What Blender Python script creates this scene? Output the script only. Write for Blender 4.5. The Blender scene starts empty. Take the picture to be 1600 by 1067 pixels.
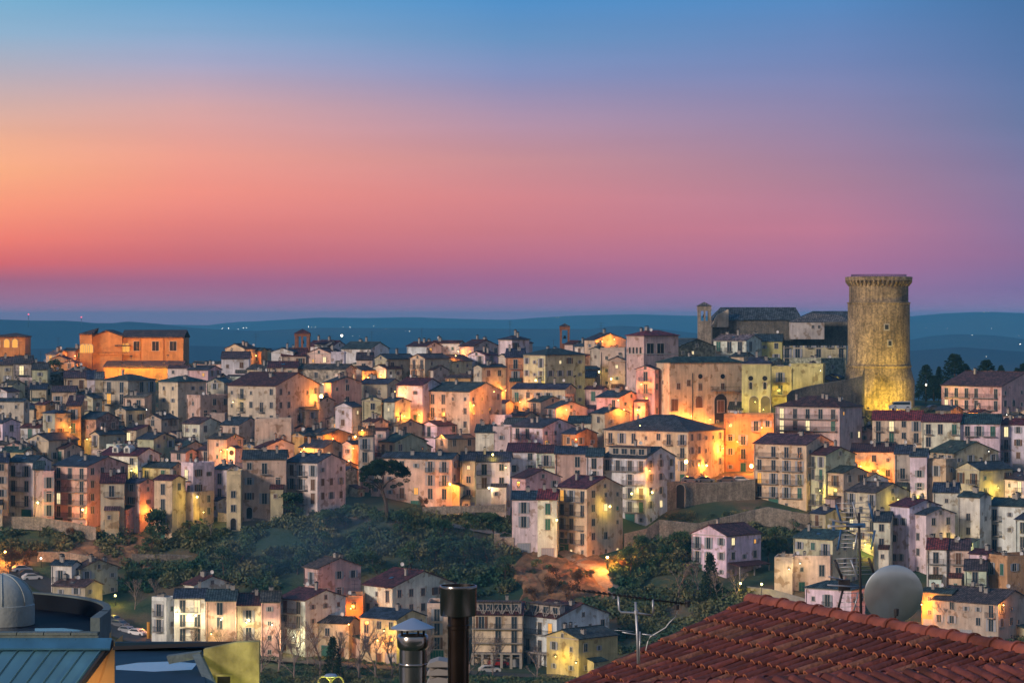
import bpy, math, random
import numpy as np
from mathutils import Vector, Matrix
C = bpy.context.scene
COL = C.collection
random.seed(7)
HAZE = 0.95e-4
F = 4400.0          # focal length in pixels of the 1600 px wide photograph
HY = 495.0          # row of the horizon
CZ = 90.0           # height of the camera
def lin(c):
    return tuple(((v/255)/12.92 if v/255 <= .04045 else ((v/255+.055)/1.055)**2.4) for v in c)
# ------------------------------------------------------------ camera
cam = bpy.data.objects.new('camera', bpy.data.cameras.new('camera')); COL.objects.link(cam)
cam.location = (0, 0, CZ); cam.rotation_euler = (math.pi/2, 0, 0)
cam.data.sensor_width = 36; cam.data.lens = F/1600*36
cam.data.shift_y = -(533.5-HY)/1600
cam.data.clip_start = .5; cam.data.clip_end = 60000
C.camera = cam
C.view_settings.view_transform = 'Standard'; C.view_settings.look = 'None'
C.view_settings.exposure = 0.0; C.view_settings.gamma = 1
C.cycles.max_bounces = 5; C.cycles.diffuse_bounces = 3; C.cycles.glossy_bounces = 3
C.cycles.volume_bounces = 0; C.cycles.use_light_tree = True
C.cycles.sample_clamp_indirect = 3
C.cycles.use_adaptive_sampling = True; C.cycles.adaptive_threshold = 0.02
# ------------------------------------------------------------ dusk sky
W = bpy.data.worlds.new('World'); C.world = W; W.use_nodes = True
wt = W.node_tree; wt.nodes.clear()
def wn(t, **k):
    n = wt.nodes.new(t)
    for a, b in k.items(): setattr(n, a, b)
    return n
def wm(op, a, b=None, clamp=False):
    n = wn('ShaderNodeMath', operation=op, use_clamp=clamp)
    for i, v in enumerate((a, b)):
        if v is None: continue
        if isinstance(v, (int, float)): n.inputs[i].default_value = v
        else: wt.links.new(v, n.inputs[i])
    return n.outputs[0]
def wmr(v, a, b, smooth=True):
    n = wn('ShaderNodeMapRange'); n.interpolation_type = 'SMOOTHSTEP' if smooth else 'LINEAR'
    n.inputs['From Min'].default_value = a; n.inputs['From Max'].default_value = b
    wt.links.new(v, n.inputs['Value']); return n.outputs['Result']
def wmix(f, a, b):
    n = wn('ShaderNodeMix', data_type='RGBA')
    for s, v in (('Factor', f), ('A', a), ('B', b)):
        i = [q for q in n.inputs if q.name == s and q.type == ('VALUE' if s == 'Factor' else 'RGBA')][0]
        if isinstance(v, tuple): i.default_value = (*v, 1)
        elif isinstance(v, float): i.default_value = v
        else: wt.links.new(v, i)
    return [q for q in n.outputs if q.type == 'RGBA'][0]
tc = wn('ShaderNodeTexCoord'); sx = wn('ShaderNodeSeparateXYZ'); wt.links.new(tc.outputs['Generated'], sx.inputs[0])
X_, Y_, Z_ = sx.outputs
hor = wm('SQRT', wm('ADD', wm('MULTIPLY', X_, X_), wm('MULTIPLY', Y_, Y_)))
el = wm('DIVIDE', Z_, hor)
az = wm('ARCTAN2', X_, Y_)
rp = wm('DIVIDE', el, .125, True)
def sky_ramp(stops):
    n = wn('ShaderNodeValToRGB'); r = n.color_ramp
    while len(r.elements) > 1: r.elements.remove(r.elements[-1])
    first = True
    for y, c in sorted(stops, key=lambda s: -s[0]):
        p = max(0, (HY-y)/F/.125)
        e = r.elements[0] if first else r.elements.new(p)
        e.position = p; e.color = (*lin(c), 1); first = False
    wt.links.new(rp, n.inputs[0]); return n.outputs[0]
B0 = [(450, (150,104,136)), (485, (160,118,155))]
SKY = [(-.18, [(-60,(100,166,207)),(0,(120,177,212)),(60,(146,178,206)),(120,(184,176,188)),(175,(216,176,166)),(225,(245,178,146)),(270,(254,176,134)),(320,(253,156,124)),(375,(245,130,114)),(412,(220,108,112)),(440,(168,102,130)),(480,(158,116,150))]),
 (-.113, [(-60,(82,150,210)),(0,(108,166,210)),(50,(134,168,204)),(100,(168,170,200)),(170,(216,168,168)),(245,(240,160,144)),(300,(247,150,134)),(350,(232,132,126)),(405,(206,110,121)),(440,(170,104,138)),(480,(156,116,152))]),
 (0., [(-60,(58,128,202)),(0,(82,144,200)),(60,(106,148,195)),(120,(137,147,190)),(180,(175,148,174)),(250,(202,144,150)),(310,(216,136,141)),(360,(206,125,136)),(400,(190,114,138)),(440,(164,106,147)),(480,(150,116,158))]),
 (.113, [(-60,(74,124,186)),(0,(86,137,192)),(100,(117,135,183)),(200,(150,134,168)),(280,(172,130,154)),(360,(194,124,149)),(420,(172,114,153)),(480,(148,118,162))]),
 (.18, [(-60,(64,104,158)),(0,(73,117,168)),(100,(90,120,168)),(200,(110,123,164)),(300,(138,122,159)),(400,(148,112,153)),(450,(130,110,158)),(480,(140,120,166))])]
low = sky_ramp(SKY[0][1])
for (a0, _), (a1, st) in zip(SKY, SKY[1:]): low = wmix(wmr(az, a0, a1, False), low, sky_ramp(st))
aabs = wm('ABSOLUTE', az)
back = wmix(wmr(el, .02, .5), (.37, .32, .33), (.19, .25, .36))
low2 = wmix(wmr(aabs, .35, 1.9), low, back)
upper = wmix(wmr(el, .12, 1.6), (.07, .20, .42), (.05, .20, .50))
upper2 = wmix(wmr(Y_, .2, -.7), upper, back)
skyc = wmix(wmr(el, .105, .45), low2, upper2)
nz = wn('ShaderNodeTexNoise'); nz.inputs['Scale'].default_value = 1.0; nz.inputs['Detail'].default_value = 4
cv = wn('ShaderNodeCombineXYZ'); wt.links.new(wm('MULTIPLY', az, 5), cv.inputs[0]); wt.links.new(wm('MULTIPLY', el, 70), cv.inputs[1]); wt.links.new(cv.outputs[0], nz.inputs['Vector'])
nm = wn('ShaderNodeMapRange'); nm.inputs['To Min'].default_value = .93; nm.inputs['To Max'].default_value = 1.07; wt.links.new(nz.outputs[0], nm.inputs['Value'])
vs_ = wn('ShaderNodeVectorMath', operation='SCALE'); wt.links.new(skyc, vs_.inputs[0]); wt.links.new(nm.outputs[0], vs_.inputs['Scale']); skyc = vs_.outputs[0]
bg = wn('ShaderNodeBackground'); bg.inputs['Strength'].default_value = 1.0
wt.links.new(skyc, bg.inputs['Color'])
wo = wn('ShaderNodeOutputWorld'); wt.links.new(bg.outputs[0], wo.inputs['Surface'])
# last warm glow of the set sun, from beyond the left of the picture
sd = bpy.data.lights.new('sunset_glow', 'SUN'); sd.energy = 2.6; sd.angle = math.radians(10); sd.color = (1, .79, .64)
so = bpy.data.objects.new('sunset_glow', sd); COL.objects.link(so)
so.rotation_euler = Vector((.72, .62, -.30)).to_track_quat('-Z', 'Y').to_euler()

# ------------------------------------------------------------ materials
def mat(name, base=(.5,.5,.5), rough=.85, metal=0, objcol=False, noise=.25, nscale=.6, streak=0, bump=0, bscale=8, emit=None, stripes=None, cells=0, spec=.3, patch=None):
    m = bpy.data.materials.new(name); m.use_nodes = True; t = m.node_tree; b = t.nodes['Principled BSDF']
    b.inputs['Roughness'].default_value = rough; b.inputs['Metallic'].default_value = metal
    b.inputs['Specular IOR Level'].default_value = spec
    if emit:
        b.inputs['Base Color'].default_value = (0,0,0,1)
        b.inputs['Emission Color'].default_value = (*emit[0], 1); b.inputs['Emission Strength'].default_value = emit[1]
        return m
    L = t.links; N = t.nodes.new
    g = N('ShaderNodeTexCoord'); oc = g.outputs['Object']
    oi = N('ShaderNodeObjectInfo')
    if objcol: col = oi.outputs['Color']
    else:
        r = N('ShaderNodeRGB'); r.outputs[0].default_value = (*base, 1); col = r.outputs[0]
    add = N('ShaderNodeVectorMath'); add.operation = 'ADD'; L.new(oc, add.inputs[0])
    cmb = N('ShaderNodeCombineXYZ'); mr = N('ShaderNodeMath'); mr.operation = 'MULTIPLY'; mr.inputs[1].default_value = 97
    L.new(oi.outputs['Random'], mr.inputs[0]); L.new(mr.outputs[0], cmb.inputs[0]); L.new(mr.outputs[0], cmb.inputs[1]); L.new(cmb.outputs[0], add.inputs[1])
    vec = add.outputs[0]
    def fac(node_out, amt, lo=None):
        nonlocal col
        a = N('ShaderNodeMapRange'); a.inputs['From Min'].default_value = .25; a.inputs['From Max'].default_value = .75
        a.inputs['To Min'].default_value = 1-amt; a.inputs['To Max'].default_value = 1+amt*.6
        L.new(node_out, a.inputs['Value'])
        v = N('ShaderNodeVectorMath'); v.operation = 'SCALE'; L.new(col, v.inputs[0]); L.new(a.outputs[0], v.inputs['Scale']); col = v.outputs[0]
    def tex(scale, detail=3, mscale=None):
        n = N('ShaderNodeTexNoise'); n.inputs['Scale'].default_value = scale; n.inputs['Detail'].default_value = detail
        if mscale:
            mp = N('ShaderNodeMapping'); mp.inputs['Scale'].default_value = mscale; L.new(vec, mp.inputs[0]); L.new(mp.outputs[0], n.inputs['Vector'])
        else: L.new(vec, n.inputs['Vector'])
        return n.outputs[0]
    if noise: fac(tex(nscale, 4), noise)
    if streak: fac(tex(1.6, 3, (1,1,.12)), streak)
    if cells:
        v = N('ShaderNodeTexVoronoi'); v.inputs['Scale'].default_value = cells[0]; L.new(vec, v.inputs['Vector'])
        s = N('ShaderNodeSeparateColor'); L.new(v.outputs['Color'], s.inputs[0]); fac(s.outputs[0], cells[1])
    if patch:
        pn = tex(.55, 5); pr = N('ShaderNodeMapRange'); pr.inputs['From Min'].default_value = .58; pr.inputs['From Max'].default_value = .63
        L.new(pn, pr.inputs['Value']); mx = N('ShaderNodeMix'); mx.data_type = 'RGBA'; mx.blend_type = 'MULTIPLY'
        L.new(pr.outputs[0], mx.inputs[0]); L.new(col, mx.inputs[6]); mx.inputs[7].default_value = (*patch, 1); col = mx.outputs[2]
    if stripes:   # tile courses: axis, period, strength
        ax, per, st = stripes
        w = N('ShaderNodeTexWave'); w.wave_type = 'BANDS'; w.bands_direction = ax; w.inputs['Scale'].default_value = .314/per
        w.inputs['Distortion'].default_value = .6; w.inputs['Detail Scale'].default_value = 1
        L.new(oc, w.inputs['Vector']); fac(w.outputs[1], st)
    L.new(col, b.inputs['Base Color'])
    if bump:
        bn = N('ShaderNodeBump'); bn.inputs['Strength'].default_value = bump; bn.inputs['Distance'].default_value = .1
        L.new(tex(bscale, 4), bn.inputs['Height']); L.new(bn.outputs[0], b.inputs['Normal'])
    return m
M = {}
M['plaster'] = mat('plaster', objcol=True, noise=.32, nscale=.4, streak=.28, bump=.35, patch=(.62,.55,.47))
M['stone'] = mat('stone_masonry', objcol=True, noise=.4, nscale=.5, streak=.25, cells=(1.6,.4), bump=.6, bscale=5)
M['roof_x'] = mat('roof_tiles_x', objcol=True, noise=.6, nscale=.7, stripes=('X', .5, .5), cells=(2.2,.55), bump=.5, bscale=4, rough=.7)
M['roof_y'] = mat('roof_tiles_y', objcol=True, noise=.6, nscale=.7, stripes=('Y', .5, .5), cells=(2.2,.55), bump=.5, bscale=4, rough=.7)
M['trim'] = mat('trim', (.42,.38,.34), noise=.15)
M['glass'] = mat('window_glass', (.03,.045,.06), rough=.15, noise=0, spec=.6)
M['dark'] = mat('dark_opening', (.02,.02,.022), noise=.1)
M['shut_g'] = mat('green_shutter', (.03,.13,.10), rough=.6, noise=.1)
M['shut_b'] = mat('brown_shutter', (.13,.065,.035), rough=.6, noise=.1)
M['shut_w'] = mat('grey_shutter', (.30,.32,.36), rough=.6, noise=.1)
M['niche'] = mat('deep_niche', (.12,.10,.06), noise=.2)  # wall colour darkened to paint the shade inside the flat arches
M['iron'] = mat('black_iron', (.03,.03,.035), rough=.5, noise=0)
M['concrete'] = mat('concrete', (.30,.28,.26), noise=.25, nscale=1.2)
M['white_metal'] = mat('pale_metal', (.55,.56,.58), rough=.4, noise=.1)
M['lit_warm'] = mat('lit_pane_warm', emit=((1,.45,.08), 1.1))
M['lit_pale'] = mat('lit_pane_pale', emit=((1,.80,.42), 1.3))
M['em_o'] = mat('sodium_bulb', emit=((1,.50,.12), 30))
M['em_y'] = mat('yellow_bulb', emit=((1,.85,.25), 14))
M['em_w'] = mat('white_bulb', emit=((1,.93,.75), 8))
M['em_r'] = mat('red_beacon', emit=((1,.1,.15), 3))
# ------------------------------------------------------------ mesh helpers
class MB:
    def __init__(s): s.v = []; s.f = []; s.mi = []; s.smooth = []
    def add(s, verts, faces, mi=0, smooth=False):
        n = len(s.v); s.v += [tuple(p) for p in verts]
        for f in faces: s.f.append(tuple(i+n for i in f)); s.mi.append(mi); s.smooth.append(smooth)
    def box(s, a, b, mi=0):
        x0,y0,z0 = a; x1,y1,z1 = b
        s.add([(x0,y0,z0),(x1,y0,z0),(x1,y1,z0),(x0,y1,z0),(x0,y0,z1),(x1,y0,z1),(x1,y1,z1),(x0,y1,z1)],
              [(0,3,2,1),(4,5,6,7),(0,1,5,4),(1,2,6,5),(2,3,7,6),(3,0,4,7)], mi)
    def prism(s, poly, ext, mi=0):      # poly: 3-D points in order, ext: vector
        n = len(poly); e = Vector(ext); P = [Vector(p) for p in poly]
        s.add(P+[p+e for p in P], [tuple(range(n))[::-1], tuple(range(n, 2*n))]+[(i,(i+1)%n,n+(i+1)%n,n+i) for i in range(n)], mi)
    def lathe(s, prof, seg=32, mi=0, c=(0,0,0), smooth=True, a0=0, a1=2*math.pi):
        full = abs(a1-a0-2*math.pi) < 1e-6; m = seg if full else seg+1
        cs = [(math.cos(a0+(a1-a0)*k/seg), math.sin(a0+(a1-a0)*k/seg)) for k in range(m)]
        ring = lambda r, z: [(c[0]+r*x, c[1]+r*y, c[2]+z) for x, y in cs]
        vs = ring(*prof[0]); fs = []; cur = 0; pd = None
        for (r0, z0), (r1, z1) in zip(prof, prof[1:]):
            d = math.atan2(z1-z0, r1-r0)
            if pd is not None and abs((d-pd+math.pi) % (2*math.pi)-math.pi) > .6: cur = len(vs); vs += ring(r0, z0)
            nx = len(vs); vs += ring(r1, z1)
            for k in range(seg): k2 = (k+1) % m; fs.append((cur+k, cur+k2, nx+k2, nx+k))
            cur = nx; pd = d
        s.add(vs, fs, mi, smooth)
    def tube(s, pts, rad, seg=6, mi=0, smooth=True):
        P = [Vector(p) for p in pts]; rad = rad if isinstance(rad, (list, tuple)) else [rad]*len(P)
        vs = []
        for i, p in enumerate(P):
            d = (P[min(i+1, len(P)-1)]-P[max(i-1, 0)]).normalized()
            u = d.cross(Vector((0,0,1)) if abs(d.z) < .9 else Vector((1,0,0))).normalized(); w = d.cross(u)
            for k in range(seg):
                a = 2*math.pi*k/seg; vs.append(p+(u*math.cos(a)+w*math.sin(a))*rad[i])
        fs = [(i*seg+k, i*seg+(k+1)%seg, (i+1)*seg+(k+1)%seg, (i+1)*seg+k) for i in range(len(P)-1) for k in range(seg)]
        fs += [tuple(range(seg))[::-1], tuple(range((len(P)-1)*seg, len(P)*seg))]
        s.add(vs, fs, mi, smooth)
    def mesh(s, name, mats):
        me = bpy.data.meshes.new(name); me.from_pydata(s.v, [], s.f)
        for m in mats: me.materials.append(M[m] if isinstance(m, str) else m)
        me.polygons.foreach_set('material_index', s.mi); me.polygons.foreach_set('use_smooth', s.smooth)
        me.update(); return me
def link(name, me, parent=None, loc=(0,0,0), rz=0, color=None, scale=None):
    o = bpy.data.objects.new(name, me); COL.objects.link(o); o.parent = parent
    o.location = loc; o.rotation_euler = (0,0,rz)
    if color: o.color = (*color, 1)
    if scale: o.scale = scale
    return o
def tag(o, label=None, cat=None, group=None, kind=None):
    if label: o['label'] = label
    if cat: o['category'] = cat
    if group: o['group'] = group
    if kind: o['kind'] = kind
    return o
def root(name, loc, rz=0): return link(name, None, None, loc, rz)
def build(name, mb, mats, parent=None, loc=(0,0,0), rz=0, color=None):
    return link(name, mb.mesh(name, mats if isinstance(mats, (list, tuple)) else [mats]), parent, loc, rz, color)
def at(px, py, D): return Vector(((px-800)/F*D, D, CZ-(py-HY)/F*D))
# ------------------------------------------------------------ terrain
COLS = [-400, 0, 200, 400, 600, 800, 1000, 1200, 1400, 1600, 2000]
PROF = {
 0: [(500,1078),(530,1040),(560,960),(580,905),(600,850),(615,812),(640,775),(680,705),(720,645),(760,600),(800,574),(835,566)],
 200: [(500,1080),(530,1035),(560,985),(580,925),(600,860),(615,822),(640,780),(680,705),(720,645),(760,605),(800,576),(835,566)],
 400: [(500,1080),(530,1040),(550,1015),(570,960),(590,890),(605,825),(615,803),(640,765),(680,705),(720,645),(760,600),(800,575),(835,570)],
 600: [(500,1080),(530,1050),(550,1025),(570,965),(590,880),(605,815),(615,796),(640,760),(680,705),(720,645),(760,600),(800,572),(835,565)],
 800: [(500,1085),(530,1060),(550,1042),(570,975),(585,905),(600,865),(620,822),(640,780),(680,710),(720,645),(760,595),(800,565),(835,560)],
 1000: [(500,1085),(530,1065),(550,1045),(570,965),(590,895),(605,858),(620,820),(634,765),(660,738),(690,680),(720,635),(760,582),(800,560),(835,552)],
 1200: [(500,1085),(530,1050),(560,965),(580,915),(600,870),(622,803),(645,762),(670,715),(700,652),(730,612),(770,575),(800,560),(835,552)],
 1400: [(500,1080),(530,1045),(560,970),(580,930),(600,885),(630,810),(660,750),(690,690),(712,642),(740,628),(800,625),(835,625)],
 1600: [(500,1080),(530,1035),(560,965),(580,930),(600,885),(630,810),(660,750),(690,690),(715,650),(740,632),(800,630),(835,630)]}
PROF[-400] = PROF[0]; PROF[2000] = PROF[1600]
def gz(px, D):
    """ground height above the datum along the line of sight px at depth D"""
    def at_col(c):
        p = PROF[c]
        if D <= 500: return CZ-max(13, 1.5+.1295*D)
        if D >= 835:
            z0 = CZ-(p[-1][1]-HY)/F*835
            t = min(1, (D-835)/700); return z0+(-95-z0)*(3*t*t-2*t**3)
        y = np.interp(D, [a for a, b in p], [b for a, b in p]); return CZ-(y-HY)/F*D
    px = max(-400, min(2000, px))
    for i in range(len(COLS)-1):
        if px <= COLS[i+1]:
            t = (px-COLS[i])/(COLS[i+1]-COLS[i]); return at_col(COLS[i])*(1-t)+at_col(COLS[i+1])*t
def gy(px, D): return HY+(CZ-gz(px, D))*F/D
def ground_D(px, py, d0=505, d1=832):
    best = None
    d = d0
    while d < d1:
        if gy(px, d) <= py: return d
        d += 2
    return d1
def solve_D(px, ye, H):
    d = 520
    while d < 815:
        if gy(px, d)-ye-H*F/d <= 0: return d
        d += 1
    return 815
def vnoise(x, y, s):
    return (math.sin(x*1.3/s+y*.7/s)+math.sin(x*.47/s-y*1.9/s+1.3)+math.sin(x*2.3/s+2.1)*math.sin(y*1.7/s+.4))/3
def ground_mesh():
    pxs = [-9000,-5000,-3000,-2000,-1200,-800]+list(range(-400, 2001, 20))+[2400,2800,3600,4600,6600,10600]
    Ds = [4,12,22,35,50,70,95,130,180,240,300,360,420,460]+list(range(500, 836, 4))+[860,900,960,1040,1150,1300,1500,1800,2300,3000,4200,6000,9000,14000,22000]
    v = []
    for D in Ds:
        for p in pxs:
            x = (p-800)/F*D; z = gz(p, D)
            if 520 < D < 835: z += .35*vnoise(x, D, 6)
            elif D > 1500: z += 18*vnoise(x, D, 600)
            v.append((x, D, z))
    n = len(pxs); f = [(j*n+i, j*n+i+1, (j+1)*n+i+1, (j+1)*n+i) for j in range(len(Ds)-1) for i in range(n-1)]
    me = bpy.data.meshes.new('ground'); me.from_pydata(v, [], f); me.polygons.foreach_set('use_smooth', [True]*len(f)); return me
def ground_mat(name, a, b, c, sc=.08):
    m = bpy.data.materials.new(name); m.use_nodes = True; t = m.node_tree; bs = t.nodes['Principled BSDF']
    bs.inputs['Roughness'].default_value = .95; bs.inputs['Specular IOR Level'].default_value = .1
    N = t.nodes.new; L = t.links; g = N('ShaderNodeTexCoord')
    n = N('ShaderNodeTexNoise'); n.inputs['Scale'].default_value = sc; n.inputs['Detail'].default_value = 6; L.new(g.outputs['Object'], n.inputs['Vector'])
    r = N('ShaderNodeValToRGB'); L.new(n.outputs[0], r.inputs[0])
    r.color_ramp.elements[0].position = .36; r.color_ramp.elements[0].color = (*a, 1)
    r.color_ramp.elements[1].position = .66; r.color_ramp.elements[1].color = (*c, 1)
    e = r.color_ramp.elements.new(.5); e.color = (*b, 1)
    L.new(r.outputs[0], bs.inputs['Base Color'])
    n2 = N('ShaderNodeTexNoise'); n2.inputs['Scale'].default_value = sc*14; n2.inputs['Detail'].default_value = 4; L.new(g.outputs['Object'], n2.inputs['Vector'])
    bn = N('ShaderNodeBump'); bn.inputs['Distance'].default_value = .4; bn.inputs['Strength'].default_value = .6; L.new(n2.outputs[0], bn.inputs['Height']); L.new(bn.outputs[0], bs.inputs['Normal'])
    return m
M['ground'] = ground_mat('scrubby_ground', (.035,.07,.045), (.07,.09,.05), (.17,.12,.075))
M['hill'] = ground_mat('far_hill', (.02,.04,.075), (.03,.055,.09), (.055,.065,.09), .0015)  # bluish base colour paints part of the distance haze onto the hills
gme = ground_mesh(); gme.materials.append(M['ground'])
tag(link('ground', gme), kind='structure')
bm_v = [(x*8.0, y*8.0-300, CZ-13+17*min(1, max(0, (-(y*8.0-300)-14)/55))**1.3+(1.8*vnoise(x*8, y*8, 5) if y < 35 else 0)) for y in range(39) for x in range(-30, 31)]  # unseen hillside behind the camera, added and made bumpy for metal reflections
bm_f = [(j*61+i, j*61+i+1, (j+1)*61+i+1, (j+1)*61+i) for j in range(38) for i in range(60)]
me = bpy.data.meshes.new('ground'); me.from_pydata(bm_v, [], bm_f); me.materials.append(M['ground']); tag(link('ground', me), kind='structure')
def ridge(name, D, pts, depth, base=-100):
    xs = [p[0] for p in pts]; ys = [p[1] for p in pts]; v = []; f = []
    P = list(range(-1600, 3201, 25)); prof = [(-1,0),(-.7,.25),(-.4,.6),(-.2,.85),(0,1),(.3,.8),(.8,.3),(1.2,0)]
    for k, (o, h) in enumerate(prof):
        for p in P:
            d = D+o*depth; top = CZ-(np.interp(p, xs, ys)-HY)/F*D
            z = base+(top-base)*h
            x = (p-800)/F*D
            z += 0 if h in (0,) else (1.2*vnoise(x, k*40, 160)*D/9000*(2 if h < 1 else .8))
            v.append((x*(1 if h < 1 else 1), d, z))
    n = len(P); f = [(j*n+i, j*n+i+1, (j+1)*n+i+1, (j+1)*n+i) for j in range(len(prof)-1) for i in range(n-1)]
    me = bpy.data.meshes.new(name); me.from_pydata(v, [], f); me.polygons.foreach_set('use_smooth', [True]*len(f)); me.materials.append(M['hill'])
    return tag(link(name, me), kind='structure')
RF = [(-800,500),(0,505),(330,508),(360,503),(400,502),(450,499),(500,496),(580,497),(640,495),(700,497),(790,500),(860,495),(900,493),(1000,491),(1060,493),(1200,496),(1424,494),(1470,490),(1540,487),(1600,489),(2400,494)]
RM = [(-800,505),(-200,500),(0,499),(60,501),(110,501),(150,505),(175,505),(192,502),(240,505),(300,512),(345,515),(400,517),(500,512),(620,512),(800,514),(935,514),(950,510),(985,509),(1010,512),(1100,522),(1420,532),(1450,526),(1490,522),(1560,524),(1600,530),(2400,520)]
RN = [(-800,540),(0,546),(300,540),(500,545),(800,540),(1100,550),(1430,548),(1500,542),(1600,550),(2400,545)]
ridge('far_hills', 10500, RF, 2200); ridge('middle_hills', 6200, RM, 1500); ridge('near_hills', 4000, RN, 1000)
# ------------------------------------------------------------ windows, balconies, roof furniture (shared meshes)
def window_mesh(w, h, pane='glass', shut=None, arch=False):
    m = MB(); t = .12
    if arch:
        n = 10; r = w/2; pr = [(-r,0)]+[(-r*math.cos(math.pi*k/n), h-r+r*math.sin(math.pi*k/n)) for k in range(n+1)]+[(r,0)]
        pr = [pr[0]]+pr[1:-1]+[pr[-1]]
        o = [(x*(1+2*t/w), z if z < .01 else z+t*max(0,(z-(h-r))/r)) for x, z in pr]
        m.add([(x,-.03,z) for x, z in pr], [tuple(range(len(pr)))], 1)
        N = len(pr); vs = [(x,-.02,z) for x,z in pr]+[(x,-.02,z) for x,z in o]+[(x,-.10,z) for x,z in pr]+[(x,-.10,z) for x,z in o]
        fs = []
        for i in range(N-1): fs += [(2*N+i,3*N+i,3*N+i+1,2*N+i+1), (3*N+i,N+i,N+i+1,3*N+i+1), (i,2*N+i,2*N+i+1,i+1)]
        m.add(vs, fs, 0)
    else:
        m.add([(-w/2,-.03,0),(w/2,-.03,0),(w/2,-.03,h),(-w/2,-.03,h)], [(0,1,2,3)], 1)
        m.box((-w/2-t,-.09,-.02),(-w/2,.02,h+t)); m.box((w/2,-.09,-.02),(w/2+t,.02,h+t)); m.box((-w/2,-.085,h),(w/2,.02,h+t-.004))
        m.box((-w/2-t-.08,-.16,-.12),(w/2+t+.08,.02,-.021)); m.box((-.03,-.06,.001),(.03,-.01,h-.001))
    if shut:
        if shut == 'closed_g' or shut == 'closed_b':
            m.box((-w/2+.02,-.085,.01),(-.035,-.03,h-.02), 2); m.box((.035,-.085,.01),(w/2-.02,-.03,h-.02), 2)
        else:
            m.box((-w/2-t-w*.45,-.13,.0),(-w/2-t+.01,-.07,h), 2); m.box((w/2+t-.01,-.13,.0),(w/2+t+w*.45,-.07,h), 2)
    mats = ['trim', pane] + ([{'g':'shut_g','b':'shut_b','w':'shut_w'}[shut[-1]]] if shut else [])
    return m.mesh('window', mats)
WIN = {}
for nm, w, h in (('win', .95, 1.45), ('door', 1.05, 2.3), ('small', .6, .8), ('tall', 1.3, 2.6)):
    WIN[nm] = [window_mesh(w,h), window_mesh(w,h), window_mesh(w,h,'glass','closed_g'), window_mesh(w,h,'glass','closed_b'), window_mesh(w,h,'glass','open_w'), window_mesh(w,h,'glass','closed_w'), window_mesh(w,h,'glass','open_b')]
    WIN[nm+'_lit'] = [window_mesh(w,h,'lit_warm'), window_mesh(w,h,'lit_pale')]
WIN['arch'] = [window_mesh(1.2,2.5,'dark',None,True)]; WIN['bigarch'] = [window_mesh(2.4,3.8,'dark',None,True)]; WIN['arch_lit'] = [window_mesh(1.5,2.4,'lit_warm',None,True)]
WIN['hugearch'] = [window_mesh(2.3,5.2,'niche',None,True)]; WIN['slot'] = [window_mesh(.7,1.7,'dark',None,True)]
def door_mesh(kind):
    m = MB()
    w, h = (1.2,2.3) if kind < 2 else (2.6,2.6)
    m.box((-w/2-.12,-.10,0),(-w/2,.02,h+.12)); m.box((w/2,-.10,0),(w/2+.12,.02,h+.12)); m.box((-w/2,-.095,h),(w/2,.02,h+.116))
    n = 2 if kind < 2 else 5
    for k in range(n):
        a = -w/2+w*k/n; m.box((a+.015,-.06,.02),(a+w/n-.015,-.01,h-.01), 1)
    return m.mesh('door', ['trim', ['shut_b','shut_g','shut_w','shut_g'][kind]])
DOORS = [door_mesh(k) for k in range(4)]
def balcony_mesh(w):
    m = MB(); m.box((-w/2,-.95,-.16),(w/2,.02,-.02)); 
    r = MB(); z1 = .95
    for a, b in (((-w/2,-.95),(w/2,-.95)), ((-w/2,-.95),(-w/2,0)), ((w/2,-.95),(w/2,0))):
        L = math.hypot(b[0]-a[0], b[1]-a[1]); n = int(L/.16)
        r.tube([(a[0],a[1],z1),(b[0],b[1],z1)], .03, 4)
        for k in range(n+1):
            x = a[0]+(b[0]-a[0])*k/n; y = a[1]+(b[1]-a[1])*k/n
            r.add([(x-.012,y-.012,-.02),(x+.012,y-.012,-.02),(x+.012,y+.012,-.02),(x-.012,y-.012,z1),(x+.012,y-.012,z1),(x+.012,y+.012,z1)],[(0,1,4,3),(1,2,5,4),(2,0,3,5)])
    return m.mesh('balcony', ['concrete']), r.mesh('railing', ['iron'])
BALC = {w: balcony_mesh(w) for w in (1.9, 3.2, 5.5, 8.0)}
def chimney_mesh(h, w):
    m = MB(); m.box((-w/2,-w/2,-1.2),(w/2,w/2,h)); m.box((-w/2-.08,-w/2-.08,h),(w/2+.08,w/2+.08,h+.1)); 
    for sx in (-1,1):
        for sy in (-1,1): m.box((sx*w*.36-.06,sy*w*.36-.06,h+.1),(sx*w*.36+.06,sy*w*.36+.06,h+.3))
    m.add([(-w/2-.1,-w/2-.1,h+.3),(w/2+.1,-w/2-.1,h+.3),(w/2+.1,w/2+.1,h+.3),(-w/2-.1,w/2+.1,h+.3),(0,0,h+.55)],[(0,1,4),(1,2,4),(2,3,4),(3,0,4),(3,2,1,0)],1)
    return m.mesh('chimney', ['concrete','dark'])
CHIM = [chimney_mesh(1.0,.6), chimney_mesh(1.3,.5), chimney_mesh(.8,.8)]
def dish_mesh():
    m = MB(); m.lathe([(0.0,0),(.12,.01),(.25,.045),(.4,.11),(.4,.13),(.25,.065),(.12,.03),(0,.02)], 16)
    for i, p in enumerate(m.v): m.v[i] = (p[0], -p[2], p[1]+1.0)
    m.tube([(0,.05,-1),(0,.05,1.0)], .03, 5, 1); m.tube([(0,0,.65),(0,-.4,.8)], .02, 4, 1)
    return m.mesh('satellite_dish', ['white_metal','iron'])
DISH = dish_mesh()
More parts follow.
